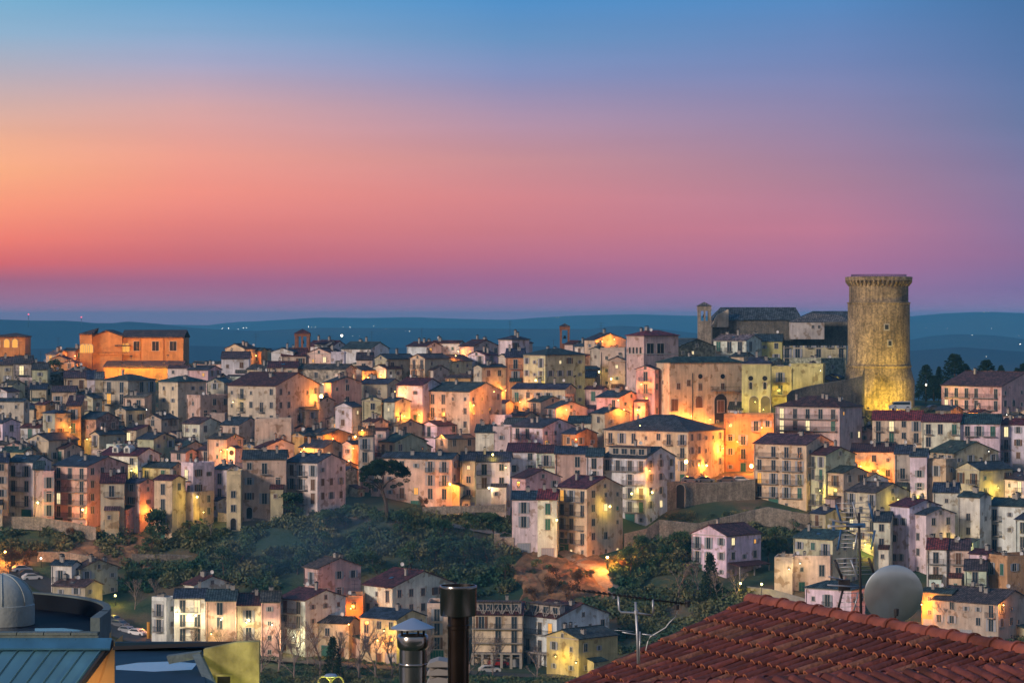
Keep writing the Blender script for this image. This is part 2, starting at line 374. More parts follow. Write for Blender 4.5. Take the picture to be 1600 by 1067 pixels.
def aerial_mesh(h, k):
    m = MB(); m.tube([(0,0,-1),(0,0,h)], .035, 5)
    for j in range(k):
        z = h-.15-j*.7; m.tube([(-.7,0,z),(.9,0,z)], .02, 4)
        for i in range(7): x = -.65+i*.25; m.tube([(x,-.35+.02*i,z),(x,.35-.02*i,z)], .015, 3)
    return m.mesh('roof_aerial', ['iron'])
AER = [aerial_mesh(2.6,1), aerial_mesh(3.4,2), aerial_mesh(4.2,2)]
# ------------------------------------------------------------ coarse depth buffer of what stands where
S = 4; BW, BH = 400, 267
ZB = np.full((BH, BW), 1e9); OWN = np.full((BH, BW), -1, int); KEEP = np.zeros((BH, BW), bool)
def raster(p0, p1, t0, t1, b0, b1, d0, d1, oid, keep=1.0):
    """quad with vertical sides between columns p0..p1 (top/bottom rows and depths at either end)"""
    if p1-p0 < .5: return
    for ix in range(max(0, int(p0/S)), min(BW, int(p1/S)+1)):
        x = ix*S+S/2; t = min(1, max(0, (x-p0)/(p1-p0))); D = d0+(d1-d0)*t
        a = max(0, int((t0+(t1-t0)*t)/S)); b = min(BH, int((b0+(b1-b0)*t)/S)+1)
        if b <= a: continue
        sl = ZB[a:b, ix]; mk = sl > D; sl[mk] = D; OWN[a:b, ix][mk] = oid
        kp = np.arange(a, b) < a+(b-a)*keep; KEEP[a:b, ix][mk] = kp[mk]
def visible(px, py, D, tol=3.5):
    ix, iy = int(px/S), int(py/S)
    if ix < 0 or iy < 0 or ix >= BW or iy >= BH: return False
    return ZB[iy, ix] > D-tol
# ------------------------------------------------------------ houses
WC = {'w': (.72,.68,.67), 'c': (.64,.53,.40), 'b': (.52,.44,.34), 'g': (.40,.36,.32), 'p': (.66,.48,.41), 'o': (.58,.32,.15), 'y': (.60,.50,.24), 's': (.25,.21,.17), 'k': (.22,.17,.13)}  # some orange and yellow walls have lamplight painted into their colour
WN = {'w': 'white', 'c': 'cream', 'b': 'beige', 'g': 'grey stone', 'p': 'pink', 'o': 'ochre', 'y': 'yellow', 's': 'brown stone', 'k': 'umber'}
RC = {'t': (.042,.058,.066), 'm': (.085,.028,.028), 'r': (.17,.035,.032), 'l': (.15,.135,.12), 'k': (.085,.06,.05)}
RNM = {'t': 'slate', 'm': 'maroon', 'r': 'red', 'l': 'grey', 'k': 'umber'}
RT = {'g': 'pitched roof', 'f': 'gabled roof', 'h': 'hipped roof', 's': 'sloping roof', 't': 'flat roof'}
NUM = {1: 'one', 2: 'two', 3: 'three', 4: 'four', 5: 'five', 6: 'six'}
HOUSES = []
class H: pass
def geom(xl, xc, xr, ye, Hm, D=None, dep=9.5, rng=random):
    h = H(); 
    D = D or solve_D(xc, ye, Hm); k = (xc-800)/F; az_ = math.atan(k)
    dl, dr = xc-xl, xr-xc
    if dr < 4: th = math.radians(rng.uniform(1.5, 5))
    elif dl < 4: th = math.radians(90-rng.uniform(1.5, 5))
    else: th = math.radians(.55*math.degrees(math.atan2(dr, dl))+17)
    tw = th+az_; Cx = k*D; kl = (xl-800)/F; kr = (xr-800)/F
    h.w1 = (Cx-kl*D)/(math.cos(tw)+kl*math.sin(tw)) if dl >= 4 else dep
    h.w2 = (kr*D-Cx)/(math.sin(tw)-kr*math.cos(tw)) if dr >= 4 else dep
    h.w1 = min(max(h.w1, 2), 60); h.w2 = min(max(h.w2, 2), 34)
    h.D = D; h.tw = tw; h.C = at(xc, ye, D); h.H = Hm; h.ye = ye; h.xl, h.xc, h.xr = xl, xc, xr
    h.L = h.C+Vector((-math.cos(tw)*h.w1, math.sin(tw)*h.w1, 0)); h.R = h.C+Vector((math.sin(tw)*h.w2, math.cos(tw)*h.w2, 0))
    return h
def prj(p): return (800+F*p[0]/p[1], HY+F*(CZ-p[2])/p[1])
def rise_of(h, rt):
    s = math.tan(math.radians(h.pitch))
    if rt == 'g': return h.w2/2*s
    if rt == 'f': return h.w1/2*s
    if rt == 'h': return min(h.w1, h.w2)/2*s
    if rt == 's': return h.w2*s*.6
    return .6
def raster_house(h, oid):
    lp, cp, rp_ = prj(h.L), prj(h.C), prj(h.R)
    bz = Vector((0,0,h.H)); lb, cb, rb = prj(h.L-bz), prj(h.C-bz), prj(h.R-bz)
    r = h.rise*F/h.D*.75; kp = .28 if h.H < 11 else (.8 if h.H < 12.5 else .95)
    raster(lp[0], cp[0], lp[1], cp[1], lb[1], cb[1], h.L.y, h.C.y, oid, kp)
    raster(cp[0], rp_[0], cp[1], rp_[1], cb[1], rb[1], h.C.y, h.R.y, oid, kp)
    a, b = min(lp[0], cp[0]), max(rp_[0], cp[0])
    raster(a, b, cp[1]-r, cp[1]-r, cp[1], cp[1], h.D+4, h.D+4, oid)
PITCH = {'g': 18.5, 'f': 18.5, 'h': 20, 's': 17, 't': 0}
def add_house(line, D=None, pitch=None, label=None, name='house'):
    t = line.split()
    xl, xc, xr, ye, Hm = map(float, t[:5]); rt, wc, rc = t[5:8]; fl = t[8] if len(t) > 8 else ''
    rng = random.Random(int(xl*31+ye*7+Hm))
    mD = [q for q in t[8:] if q[0] == 'd' and q[1:].isdigit()]
    if mD: D = float(mD[0][1:])
    h = geom(xl, xc, xr, ye, Hm, D, rng.uniform(8, 11), rng)
    h.rt, h.wc, h.rc, h.fl, h.rng, h.label, h.name = rt, wc, rc, fl, rng, label, name
    h.pitch = pitch or PITCH[rt]+rng.uniform(-2, 3); h.rise = min(rise_of(h, rt), 7 if pitch else 3.4)
    raster_house(h, len(HOUSES)); HOUSES.append(h); return h
def slab(m, pts, t, ext, mi=0):
    """thick chevron: pts are the underside (list of 3-D points), extruded by ext"""
    up = [Vector(p)+Vector((0,0,t)) for p in pts]; m.prism([Vector(p) for p in pts]+up[::-1], ext, mi)
def make_house(h):
    w1, w2, Hh, rt, rng = h.w1, h.w2, h.H, h.rt, h.rng
    base = h.C-Vector((0,0,Hh))
    rz = -h.tw
    r = root(h.name, base, rz); h.root = r
    col = tuple(min(.8, c*rng.uniform(.86, 1.1)) for c in WC[h.wc]); rcol = tuple(c*rng.uniform(.8, 1.25) for c in RC[h.rc])
    wm_ = 'stone' if h.wc in 'gs' else 'plaster'
    m = MB(); zb = -6; ri = h.rise
    x0, x1, y0, y1 = -w1, 0, 0, w2
    B = [(x0,y0,zb),(x1,y0,zb),(x1,y1,zb),(x0,y1,zb)]
    T = [(x0,y0,Hh),(x1,y0,Hh),(x1,y1,Hh),(x0,y1,Hh)]
    if rt == 'g':
        ym = w2/2; m.add(B+T+[(x1,ym,Hh+ri),(x0,ym,Hh+ri)], [(0,1,5,4),(2,3,7,6),(1,2,6,8,5),(3,0,4,9,7),(0,3,2,1)])
    elif rt == 'f':
        xm = -w1/2; m.add(B+T+[(xm,y0,Hh+ri),(xm,y1,Hh+ri)], [(0,1,5,8,4),(2,3,7,9,6),(1,2,6,5),(3,0,4,7),(0,3,2,1)])
    elif rt == 's':
        T[2] = (x1,y1,Hh+ri); T[3] = (x0,y1,Hh+ri); m.add(B+T, [(0,1,5,4),(1,2,6,5),(2,3,7,6),(3,0,4,7),(0,3,2,1)])
    else: m.add(B+T, [(0,1,5,4),(1,2,6,5),(2,3,7,6),(3,0,4,7),(0,3,2,1)]+([(4,5,6,7)] if rt == 't' else []))
    # plinth band and string course set proud of the wall
    if Hh > 5.5 and rng.random() < .5:
        z = Hh*rng.choice([.33,.5,.66]); m.box((x0-.05,-.06,z),(x1+.06,0,z+.14)); m.box((0,-.06,z),(.06,y1,z+.14))
    build('wall', m, wm_, r, color=col)
    o = .38; t = .16; e = .02; sl = math.tan(math.radians(h.pitch)); m = MB(); mt = 'roof_x'; tr = MB()
    if rt == 'g':
        s_ = ri/(w2/2); slab(m, [(x0-.25,y0-o,Hh-o*s_+e),(x0-.25,w2/2,Hh+ri+e),(x0-.25,y1+o,Hh-o*s_+e)], t, (w1+.5,0,0))
        m.box((x0-.27,w2/2-.14,Hh+ri+t-.02),(x1+.27,w2/2+.14,Hh+ri+t+.12))
    elif rt == 'f':
        s_ = ri/(w1/2); slab(m, [(x0-o,y0-.25,Hh-o*s_+e),(-w1/2,y0-.25,Hh+ri+e),(x1+o,y0-.25,Hh-o*s_+e)], t, (0,w2+.5,0)); mt = 'roof_y'
        m.box((-w1/2-.14,y0-.27,Hh+ri+t-.02),(-w1/2+.14,y1+.27,Hh+ri+t+.12))
    elif rt == 's':
        s_ = ri/w2; slab(m, [(x0-.25,y0-o,Hh-o*s_+e),(x0-.25,y1+o,Hh+ri+o*s_+e)], t, (w1+.5,0,0))
    elif rt == 'h':
        a, b, c, d = (x0-o,y0-o),(x1+o,y0-o),(x1+o,y1+o),(x0-o,y1+o)
        if w1 >= w2: p, q = (x0+w2/2, w2/2), (x1-w2/2, w2/2)
        else: p, q = (-w1/2, w1/2), (-w1/2, w2-w1/2)
        if abs(p[0]-q[0])+abs(p[1]-q[1]) < .1: q = (q[0]+.06, q[1]+.06)
        z = Hh+e; V = [(*v, z) for v in (a,b,c,d)]+[(*v, z+.14) for v in (a,b,c,d)]+[(*p, z+ri+.14),(*q, z+ri+.14)]
        side = [(0,1,5,4),(1,2,6,5),(2,3,7,6),(3,0,4,7),(3,2,1,0)]
        if w1 >= w2: fs = [(4,5,9,8),(5,6,9),(6,7,8,9),(7,4,8)]
        else: fs = [(4,5,8),(5,6,9,8),(6,7,9),(7,4,8,9)]
        m.add(V, side+fs)
        mt = 'roof_x' if w1 >= w2 else 'roof_y'
    else:
        m.box((x0+.2,y0+.2,Hh+.004),(x1-.2,y1-.2,Hh+.10)); mt = 'roof_x'
        pm = MB(); ph = .75
        pm.box((x0,y0,Hh),(x1,.2,Hh+ph)); pm.box((x0,y1-.2,Hh),(x1,y1,Hh+ph)); pm.box((x0,.2,Hh),(x0+.2,y1-.2,Hh+ph-.003)); pm.box((x1-.2,.2,Hh),(x1,y1-.2,Hh+ph-.003))
        build('parapet', pm, wm_, r, color=col)
    rf = build('roof', m, mt, r, color=rcol)
    if rt != 't':     # pale eaves board
        tr.box((x0-.05,y0-.12,Hh-.22),(x1+.05,y0-.002,Hh-.06))
        if rt in 'fh': tr.box((x1+.002,y0-.12,Hh-.22),(x1+.12,y1,Hh-.06))
        build('eaves_board', tr, 'trim', r)
    def wpos(face, u, z):
        """local position on face L (u metres left of the corner) or R (u metres away along the side)"""
        p = Vector((-u, 0, z)) if face == 'L' else Vector((0, u, z))
        w = base+Matrix.Rotation(rz, 3, 'Z') @ p
        q = prj(w); return p, q, w.y
    def put(face, u, z, me, nm, lift=0):
        p, q, dep = wpos(face, u, z+.9)
        if not visible(q[0], q[1], dep): return None
        loc = (p.x, p.y, z)
        return link(nm, me, r, loc, 0 if face == 'L' else math.pi/2)
    nf = max(1, round(Hh/3.1)); fh = Hh/nf; nwin = 0
    sc = [rng.randrange(7) if rng.random() < .3 else rng.choice([0,1,5]) for _ in range(2)]
    if 'n' not in h.fl:
        for face, w, dens in (('L', w1, .88), ('R', w2, .55 if h.rt != 'f' else .72)):
            if w < 2.2: continue
            if (face == 'R' and h.xr-h.xc < 4) or (face == 'L' and h.xc-h.xl < 4): continue
            if face == 'R' and 'r' in h.fl: dens = .85
            nc = max(1, int(w/2.9)); offs = [(i+.5)*w/nc+rng.uniform(-.25,.25) for i in range(nc)]
            colkind = [rng.random() for _ in offs]
            for k in range(nf):
                z0 = k*fh+.05
                if 'B' in h.fl and face == 'L' and k > 0 and w > 6:
                    z = z0+.02; bw = min((b for b in BALC), key=lambda b: abs(b-min(w*.45, 8)))
                    for cx in ([w*.27, w*.73] if w > 9 else [w*.5]):
                        b = put(face, cx, z, BALC[bw][0], 'balcony')
                        if b: link('railing', BALC[bw][1], b)
                for u, ck in zip(offs, colkind):
                    if rng.random() > dens: continue
                    if k == 0 and nf > 1 and rng.random() < .45 and face == 'L':
                        put(face, u, .02, rng.choice(DOORS), 'door'); continue
                    lit = rng.random() < (.04 if 'L' not in h.fl else .3)
                    isdoor = k > 0 and (ck < .45 or 'B' in h.fl) and face == 'L' and fh > 2.6
                    kind = 'door' if isdoor else ('small' if (k == 0 or k == nf-1 and rng.random() < .35 or ck > .85) else 'win')
                    if 't' in h.fl and k > 0: kind = 'tall'
                    me = rng.choice(WIN[kind+'_lit']) if lit else WIN[kind][sc[rng.randrange(2)] if rng.random() < .85 else rng.randrange(7)]
                    z = z0 if isdoor or kind == 'tall' else z0+.95
                    if 'a' in h.fl and k == 0: me = WIN['arch'][0]; z = .1
                    if put(face, u, z, me, 'window'): nwin += 1
                    if isdoor and 'B' not in h.fl and rng.random() < .75:
                        b = put(face, u, z0, BALC[1.9 if w/nc < 3.6 else 3.2][0], 'balcony')
                        if b: link('railing', BALC[1.9 if w/nc < 3.6 else 3.2][1], b)
        if h.rt == 'g' and h.xr-h.xc > 14 and rng.random() < .5: put('R', w2/2, Hh-.1, WIN['small'][0], 'window')
        if h.rt == 'f' and h.xc-h.xl > 14 and rng.random() < .6: put('L', w1/2, Hh-.1, WIN['small'][0], 'window')
    if 'n' not in h.fl and Hh > 5.5 and h.xc-h.xl > 14 and rng.random() < .6:
        dm = MB(); dm.tube([(0,-.1,.0),(0,-.1,Hh-.3)], .06, 5)
        p, q, dep = wpos('L', w1-.3, Hh-1)
        if visible(q[0], q[1], dep): link('drainpipe', dm.mesh('drainpipe', ['iron']), r, (p.x+.0, 0, 0))
    # lean-to annexe against a wall
    if rt != 't' and 'n' not in h.fl and 'B' not in h.fl and Hh > 5.5 and rng.random() < .55:
        aw = min(w1*.6, rng.uniform(2.5, 5)); ad = rng.uniform(1.6, 2.8); ah = Hh*rng.uniform(.28, .55); u0 = rng.uniform(0, max(.01, w1-aw)); fc = rng.choice('LLR') if w2 > 4 and h.xr-h.xc > 6 else 'L'
        if fc == 'R': aw = min(w2*.6, aw); u0 = rng.uniform(0, w2-aw)
        p, q, dep = wpos(fc, u0+aw/2, ah)
        if visible(q[0], q[1], dep):
            m = MB(); m.prism([(-aw/2,-ad,-5),(-aw/2,.0,-5),(-aw/2,.0,ah+ad*.28),(-aw/2,-ad,ah)], (aw,0,0)); an = link('annexe', m.mesh('annexe', [wm_]), r, (p.x, p.y, 0), 0 if fc == 'L' else math.pi/2, color=tuple(c*rng.uniform(.8,1.1) for c in col))
            m = MB(); m.prism([(-aw/2-.2,-ad-.25,ah-.05),(-aw/2-.2,0,ah+ad*.28+.02),(-aw/2-.2,0,ah+ad*.28+.16),(-aw/2-.2,-ad-.25,ah+.09)], (aw+.4,0,0)); link('roof', m.mesh('roof', ['roof_x']), an, color=tuple(c*rng.uniform(.8,1.6) for c in RC[rng.choice('tkmt')]))
            link('window', WIN['small'][rng.randrange(7)], an, (rng.uniform(-.2,.2)*aw, -ad, max(.2, ah-1.9)))
    def roof_z(x, y):
        if rt == 'g': return Hh+ri*(1-abs(y-w2/2)/(w2/2))
        if rt == 'f': return Hh+ri*(1-abs(x+w1/2)/(w1/2))
        if rt == 's': return Hh+ri*y/w2
        if rt == 'h': return Hh+ri*min(1, min(-x, x+w1, y, w2-y)/(min(w1,w2)/2))
        return Hh
    top = h.ye-ri*F/h.D*.5
    if visible(h.xc-(h.xc-h.xl)*.5, top, h.D, 6) and w1 > 3 and w2 > 3:
        for _ in range(rng.choice([1,1,2,2,3]) + (1 if w1 > 14 else 0)):
            x = -rng.uniform(.15,.85)*w1; y = rng.uniform(.25,.7)*w2
            link('chimney', rng.choice(CHIM), rf, (x, y, roof_z(x,y)), rng.uniform(0,.2))
        if rng.random() < .35:
            x = -rng.uniform(.1,.9)*w1; y = rng.uniform(.3,.6)*w2; link('satellite_dish', DISH, r, (x, y, roof_z(x,y)+.0), rng.uniform(-.5,.7))
        if rng.random() < .5:
            x = -rng.uniform(.1,.9)*w1; y = rng.uniform(.3,.6)*w2; link('roof_aerial', rng.choice(AER), r, (x, y, roof_z(x,y)), rng.uniform(-1,1))
        if rng.random() < .18 and rt in 'gs' and w1 > 6:
            s_ = ri/(w2/2) if rt == 'g' else ri/w2; x = -w1*.5; y = w2*.22; z = roof_z(x,y)+t+.03
            km = MB(); a = .5; km.add([(-a,-.4,-.4*s_),(a,-.4,-.4*s_),(a,.4,.4*s_),(-a,.4,.4*s_),(-a,-.4,-.4*s_+.08),(a,-.4,-.4*s_+.08),(a,.4,.4*s_+.08),(-a,.4,.4*s_+.08)],[(4,5,6,7),(0,1,5,4),(1,2,6,5),(2,3,7,6),(3,0,4,7)])
            link('skylight', km.mesh('skylight', ['glass']), rf, (x, y, z))
    if 'D' in h.fl:      # dormers on the roof
        for u in (.35, .65):
            dm = MB(); x = -w1*u; y = w2*.18; z = roof_z(x, y)
            dm.prism([(-.8,-.6,-.3),(.8,-.6,-.3),(.8,-.6,1.1),(0,-.6,1.7),(-.8,-.6,1.1)], (0,2.4,0)); d = link('dormer', dm.mesh('dormer', ['plaster']), rf, (x,y,z), color=col)
            link('window', WIN['small'][0], d, (0,-.6,.2))
    h.nf = nf
# ------------------------------------------------------------ the listed houses: left, corner, right column, eaves row, height, roof, wall, roof colour
LIST = """
-20 20 22 570 8 g b k
21 49 50 568 9 g b k aL
50 74 75 577 8 g b k
80 104 112 561 5 f o m
100 118 126 567 5 f o k
72 88 112 554 5 g b l
100 118 128 548 6 g k t
100 118 150 583 6 g o t
100 136 137 590 6 g b k
137 148 150 592 6 g w t
161 200 243 595 12 h b k t
150 161 163 592 8 g b l
248 278 322 597 12 h c t
-10 37 46 627 11 g c t
47 72 75 608 6 g c t
81 118 120 612 7 g p k
122 145 160 622 9 f c t
67 86 117 646 12 h b t L
104 126 129 634 13 s o m
-8 4 32 661 9 g w t
33 62 75 668 8 g w m
124 150 186 655 10 g s t
180 197 228 641 7 f b t
193 226 237 621 9 s c l
226 252 278 655 8 f b k
292 313 359 622 11 t p k
323 350 365 598 8 f b t
302 345 350 568 5 g p t
346 389 392 560 7 g w k
262 293 300 575 5 g w k
294 325 346 578 8 g p t
352 382 402 545 7 f c k n
356 431 500 603 16 g c m
285 312 345 662 9 g w k
344 373 410 664 9 g b t
327 351 353 650 7 t b k
375 408 418 548 6 g o t
409 424 430 549 5 f c t
424 458 465 550 7 f w t
491 508 532 538 5 g w m
480 520 541 541 5 g w m
533 579 608 545 6 g w t
480 517 539 552 7 f c m
440 478 480 556 6 g b m
517 538 540 554 7 t w k
419 465 466 574 10 g c m
465 540 556 577 10 g g k
557 582 585 562 7 g c k
585 605 650 561 10 f b t
641 664 702 560 11 f b k
543 566 585 579 8 f c k
581 603 628 576 8 f w m
636 667 690 541 6 g w m
675 718 725 536 6 g w m
718 740 780 541 6 g p m
779 800 827 531 13 h w t
731 758 778 555 8 f w m
677 706 738 564 8 f c k
779 790 812 557 10 f p t
740 753 790 574 13 f c t
649 677 700 578 8 g c k
701 735 742 590 8 g o k
506 518 565 598 12 g b t
560 605 628 600 10 g b t
620 660 690 602 16 g w m
667 734 784 612 16 g c t r
566 596 597 625 13 f c t
597 617 641 628 13 g c t
524 550 566 636 11 f w t
455 477 498 641 9 f b t
476 500 522 627 9 g b t
737 770 772 641 6 g w t
770 790 802 630 7 g b k
765 789 800 653 9 t w k
658 683 717 665 8 f w m
725 748 767 660 7 g c t
566 585 607 660 9 g p m
606 622 660 665 8 g b t
454 475 497 681 8 f o t
495 505 551 680 9 g o t
398 455 458 659 11 t b k n
795 812 832 536 7 f p m
818 852 914 555 16 h c t r
790 818 819 558 12 g o t
913 930 978 531 9 g c t
898 912 938 541 6 g w t
882 895 915 538 5 g p m
922 938 950 546 10 f b t
938 976 979 548 13 t c k
950 977 979 563 12 f b t
898 912 938 577 7 f b t
852 898 905 588 9 g w m
896 930 932 590 6 g b t
800 883 900 608 10 g p t
914 941 950 608 9 g p m
932 968 1004 621 9 g p t
880 896 898 620 8 t o k
825 845 882 628 8 g c t
853 868 917 638 8 g p t
924 945 984 646 13 g b t
944 1075 1131 675 12 h c t r
788 848 850 664 8 g b t
800 848 900 668 11 g w t
878 900 933 678 10 g o t
888 923 926 661 8 g w t
994 1023 1030 577 15 f p t
979 1006 1060 525 22 h p r n
1026 1046 1160 567 17 h c t n
1159 1204 1206 568 17 h y t n
1203 1236 1238 577 16 t y k d712
1236 1286 1288 573 16 t y k d710
1131 1209 1212 652 13 t o k
1138 1160 1163 640 6 s w k
1115 1166 1190 532 9 g w l t
1166 1222 1224 533 9 g y t
1222 1322 1323 527 12 g b t t
1030 1060 1118 542 9 g s t
1233 1283 1320 564 9 t g k
1285 1313 1320 590 7 f c k
1212 1312 1347 637 14 h p m BL
1471 1565 1640 604 9 g p k rB
1363 1440 1441 656 11 g c r
1440 1500 1501 659 12 g w r
1500 1562 1563 662 12 g w t B
1562 1620 1640 664 12 g w m L
1178 1260 1304 695 15 g c k B
1263 1290 1336 711 14 g c m
1292 1318 1355 739 12 g b t
1330 1348 1388 750 8 g w t
1322 1369 1420 770 14 g p k
1330 1398 1400 706 13 g p m
1398 1423 1424 709 14 g b t
1422 1448 1449 713 14 g w t
1448 1478 1495 722 13 t b k
1450 1490 1560 708 9 g b t
1494 1530 1582 734 13 f c t r
1569 1600 1640 750 11 g w k
1458 1497 1500 769 13 g w t
1498 1531 1549 777 15 g w t
1391 1421 1470 792 14 g w m n
1421 1447 1492 804 13 g w t
1365 1391 1393 815 12 g w t
1543 1615 1640 792 13 g w t r
1587 1625 1650 813 12 g w t
1240 1301 1340 843 10 g c t r
1266 1290 1322 803 8 g b t
1210 1238 1240 876 7 t c k
1238 1297 1300 874 7 t c k a
1258 1330 1352 922 7 h w t
1448 1479 1480 858 9 g w r
1480 1514 1515 859 9 g c k
1515 1541 1560 866 10 g w m
1541 1574 1640 874 10 t o m L
1507 1541 1542 891 8 g w k
1440 1487 1500 927 8 g o t
1457 1560 1610 944 8 g b k
792 840 842 706 11 g w m
838 867 869 707 12 g w m
867 916 918 709 12 g b t
916 942 944 713 14 g w t
942 1009 1055 716 15 g w t Br
800 821 876 747 13 g p m
800 840 842 780 12 g w t B
840 870 872 780 13 g w r B
870 917 973 763 15 g p m Br
1081 1135 1189 837 9 f w m r
-10 12 14 722 14 g p t
12 52 80 722 13 g w t B
52 68 70 733 13 g p t
66 84 86 741 12 t p k B
84 136 200 729 14 g p t B
157 194 196 754 12 g b m
194 218 243 755 11 g c t
241 269 290 750 13 g p m B
283 302 335 728 13 t w k
271 302 334 774 8 t b k
334 354 375 733 10 g w t
354 376 378 741 12 t c k a
379 447 449 717 13 g b t a
447 496 540 723 12 g w t Br
155 215 250 712 12 g w m D
70 100 128 701 6 g b m
0 37 56 706 7 g y t
43 76 122 688 8 f b t
142 155 195 679 8 f b t
166 190 200 699 6 t w k
215 240 273 686 9 g b t
272 285 325 700 7 g b t
267 290 308 707 8 g p k
308 333 361 704 8 g p k
216 268 288 731 9 g b t
324 354 380 686 11 g p k
357 367 374 700 9 f w t n
398 410 470 700 6 g w m
468 505 540 700 7 g b t
535 550 571 694 9 f p t
560 583 585 681 12 g p k
583 603 607 672 11 g p m
593 617 667 691 9 g b t
680 700 743 686 8 f b t
597 706 721 717 12 g c t
719 742 744 719 12 g b t
742 797 800 721 12 g w t r
743 772 775 675 12 g w t
770 797 800 671 13 t w k
80 112 126 883 7 g w t
112 125 184 889 6 g b k
82 133 160 917 5 g b k
237 260 275 939 9 t w k
272 321 324 934 11 g w t B
286 303 360 914 7 g w m
322 368 370 938 11 g c t B
368 408 410 945 10 g c m B
408 437 438 940 11 g p k
436 477 540 938 11 g w m Br
475 497 564 888 13 g p k
540 567 568 936 9 t o k
480 545 562 974 7 g b t
567 613 710 918 12 g w m r
563 620 665 968 9 g b t
667 700 703 948 11 t c k B
738 816 818 960 11 g c m B d549
816 870 952 966 10.5 g w m B d547
854 904 965 998 7 f y t r d532
"""
SPECIAL = {}
for ln in LIST.strip().splitlines():
    h = add_house(ln); SPECIAL[ln.split()[0]+' '+ln.split()[3]] = h
NLIST = len(HOUSES)
# ------------------------------------------------------------ protected places, then smaller houses filling the town between the listed ones
def protect(x0, x1, y0, y1, D, oid=-2): raster(x0, x1, y0, y0, y1, y1, D, D, oid)
protect(1318, 1432, 430, 640, 716); protect(1228, 1352, 585, 640, 706); protect(125, 290, 510, 586, 788); protect(0, 41, 518, 555, 790)
protect(1050, 1180, 752, 800, 634); protect(1105, 1325, 478, 530, 770); protect(1088, 1113, 470, 512, 762); protect(458, 486, 515, 545, 800); protect(872, 892, 505, 540, 790)
TB = [(0,796),(60,800),(240,800),(380,780),(400,776),(560,780),(700,778),(800,790),(830,830),(975,800),(1010,742),(1170,742),(1185,775),(1260,790),(1300,880),(1600,885)]
frng = random.Random(11); nfill = 0
cand = []
for _ in range(20000):
    D = frng.uniform(622, 812); px = frng.uniform(-15, 1615) if frng.random() < .35 else frng.uniform(-15, 930); cand.append((D, px))
for D, px in cand:
    if nfill >= 112: break
    yb = gy(px, D)
    if yb > np.interp(px, [a for a, b in TB], [b for a, b in TB]): continue
    if px > 1420 and D > 728: continue
    if px > 1320 and D > 700: continue
    if px > 1000 and px < 1220 and D < 650: continue
    k = F/D
    Hm = frng.choice([5,6,6.5,7,8]); ye = yb-Hm*k
    a = frng.uniform(3.2, 5.8)*k*.8; b = frng.uniform(2.8, 5.4)*k*.62
    xl, xr = px-a, px+b
    top = ye-2.2*k
    x0, x1, y0, y1 = int(xl/S), int(xr/S)+1, int(top/S), int(yb/S)
    if x0 < 0 or x1 > BW or y0 < 0: 
        x0 = max(0, x0); x1 = min(BW, x1)
    if x1-x0 < 2: continue
    z = ZB[y0:y1, x0:x1]; own = OWN[y0:y1, x0:x1]
    vis = z > D; empty = (own == -1) & vis
    crest = np.array([min(gy((i+.5)*S, 800), gy((i+.5)*S, 835))-4 for i in range(x0, x1)])
    rows = (np.arange(y0, y1)+.5)*S
    above = rows[:, None] < crest[None, :]-7
    kp = KEEP[y0:y1, x0:x1]; dmg = (vis & (own != -1) & kp).sum() + 2*(empty & above).sum()
    good = (empty & ~above).sum() + (vis & (own != -1) & ~kp).sum()
    if good < 6 or dmg > .38*max(1, good): continue
    rt = frng.choice('ggggffshgt'); wc = frng.choice('bbbcgwcgspo'); rc = frng.choice('tttkkkml')
    add_house(f'{xl:.0f} {px:.0f} {xr:.0f} {ye:.0f} {Hm} {rt} {wc} {rc}', D=D); nfill += 1
print('HOUSES', len(HOUSES), 'fillers', nfill)
for h in HOUSES: make_house(h)
import os
if os.environ.get('DUMPH'):
    for h in HOUSES[:NLIST]: print('H', h.xl, h.ye, 'D=%.0f w1=%.1f w2=%.1f base=%.0f' % (h.D, h.w1, h.w2, h.ye+h.H*F/h.D))
# ------------------------------------------------------------ labels that single each house out
LMK = [('the round tower',1375,520),('the umbrella pine',602,735),('the arched palace',1095,610),('the orange-lit church',205,545),('the loggia tower',1018,545),
 ('the pointed house',545,650),('the tiled hall',1040,690),('the retaining wall',1110,775),('the brick campanile',882,520),('the satellite dish',1397,925),
 ('the orange house',1170,685),('the pink apartments',1275,675),('the steel flues',690,960),('the salmon house',520,905),('the yellow house',910,1015),
 ('the pink townhouse',920,800),('the corner lamp',502,618),('the white villa',1135,860),('the dormer roof',190,700),('the arcaded house',415,760),
 ('the brick belfry',472,530),('the scrub slope',500,850),('the garage wall',300,790),('the white townhouse',1405,840),('the arched pavilion',20,535),('the grid aerial',1340,870)]
def relation(x, y, skip=None):
    best = sorted((math.hypot(x-a, (y-b)*1.5), n, a, b) for n, a, b in LMK if n != skip)[0]
    d, n, a, b = best; dx, dy = x-a, y-b
    if d < 24: return 'beside '+n
    w = ('above' if dy < 0 else 'below') if abs(dy)*1.6 > abs(dx) else ('left of' if dx < 0 else 'right of')
    if abs(dy)*1.6 < abs(dx)*1.8 and abs(dx) < abs(dy)*3.5: w = ('above ' if dy < 0 else 'below ')+('left of' if dx < 0 else 'right of')
    return w.strip()+' '+n
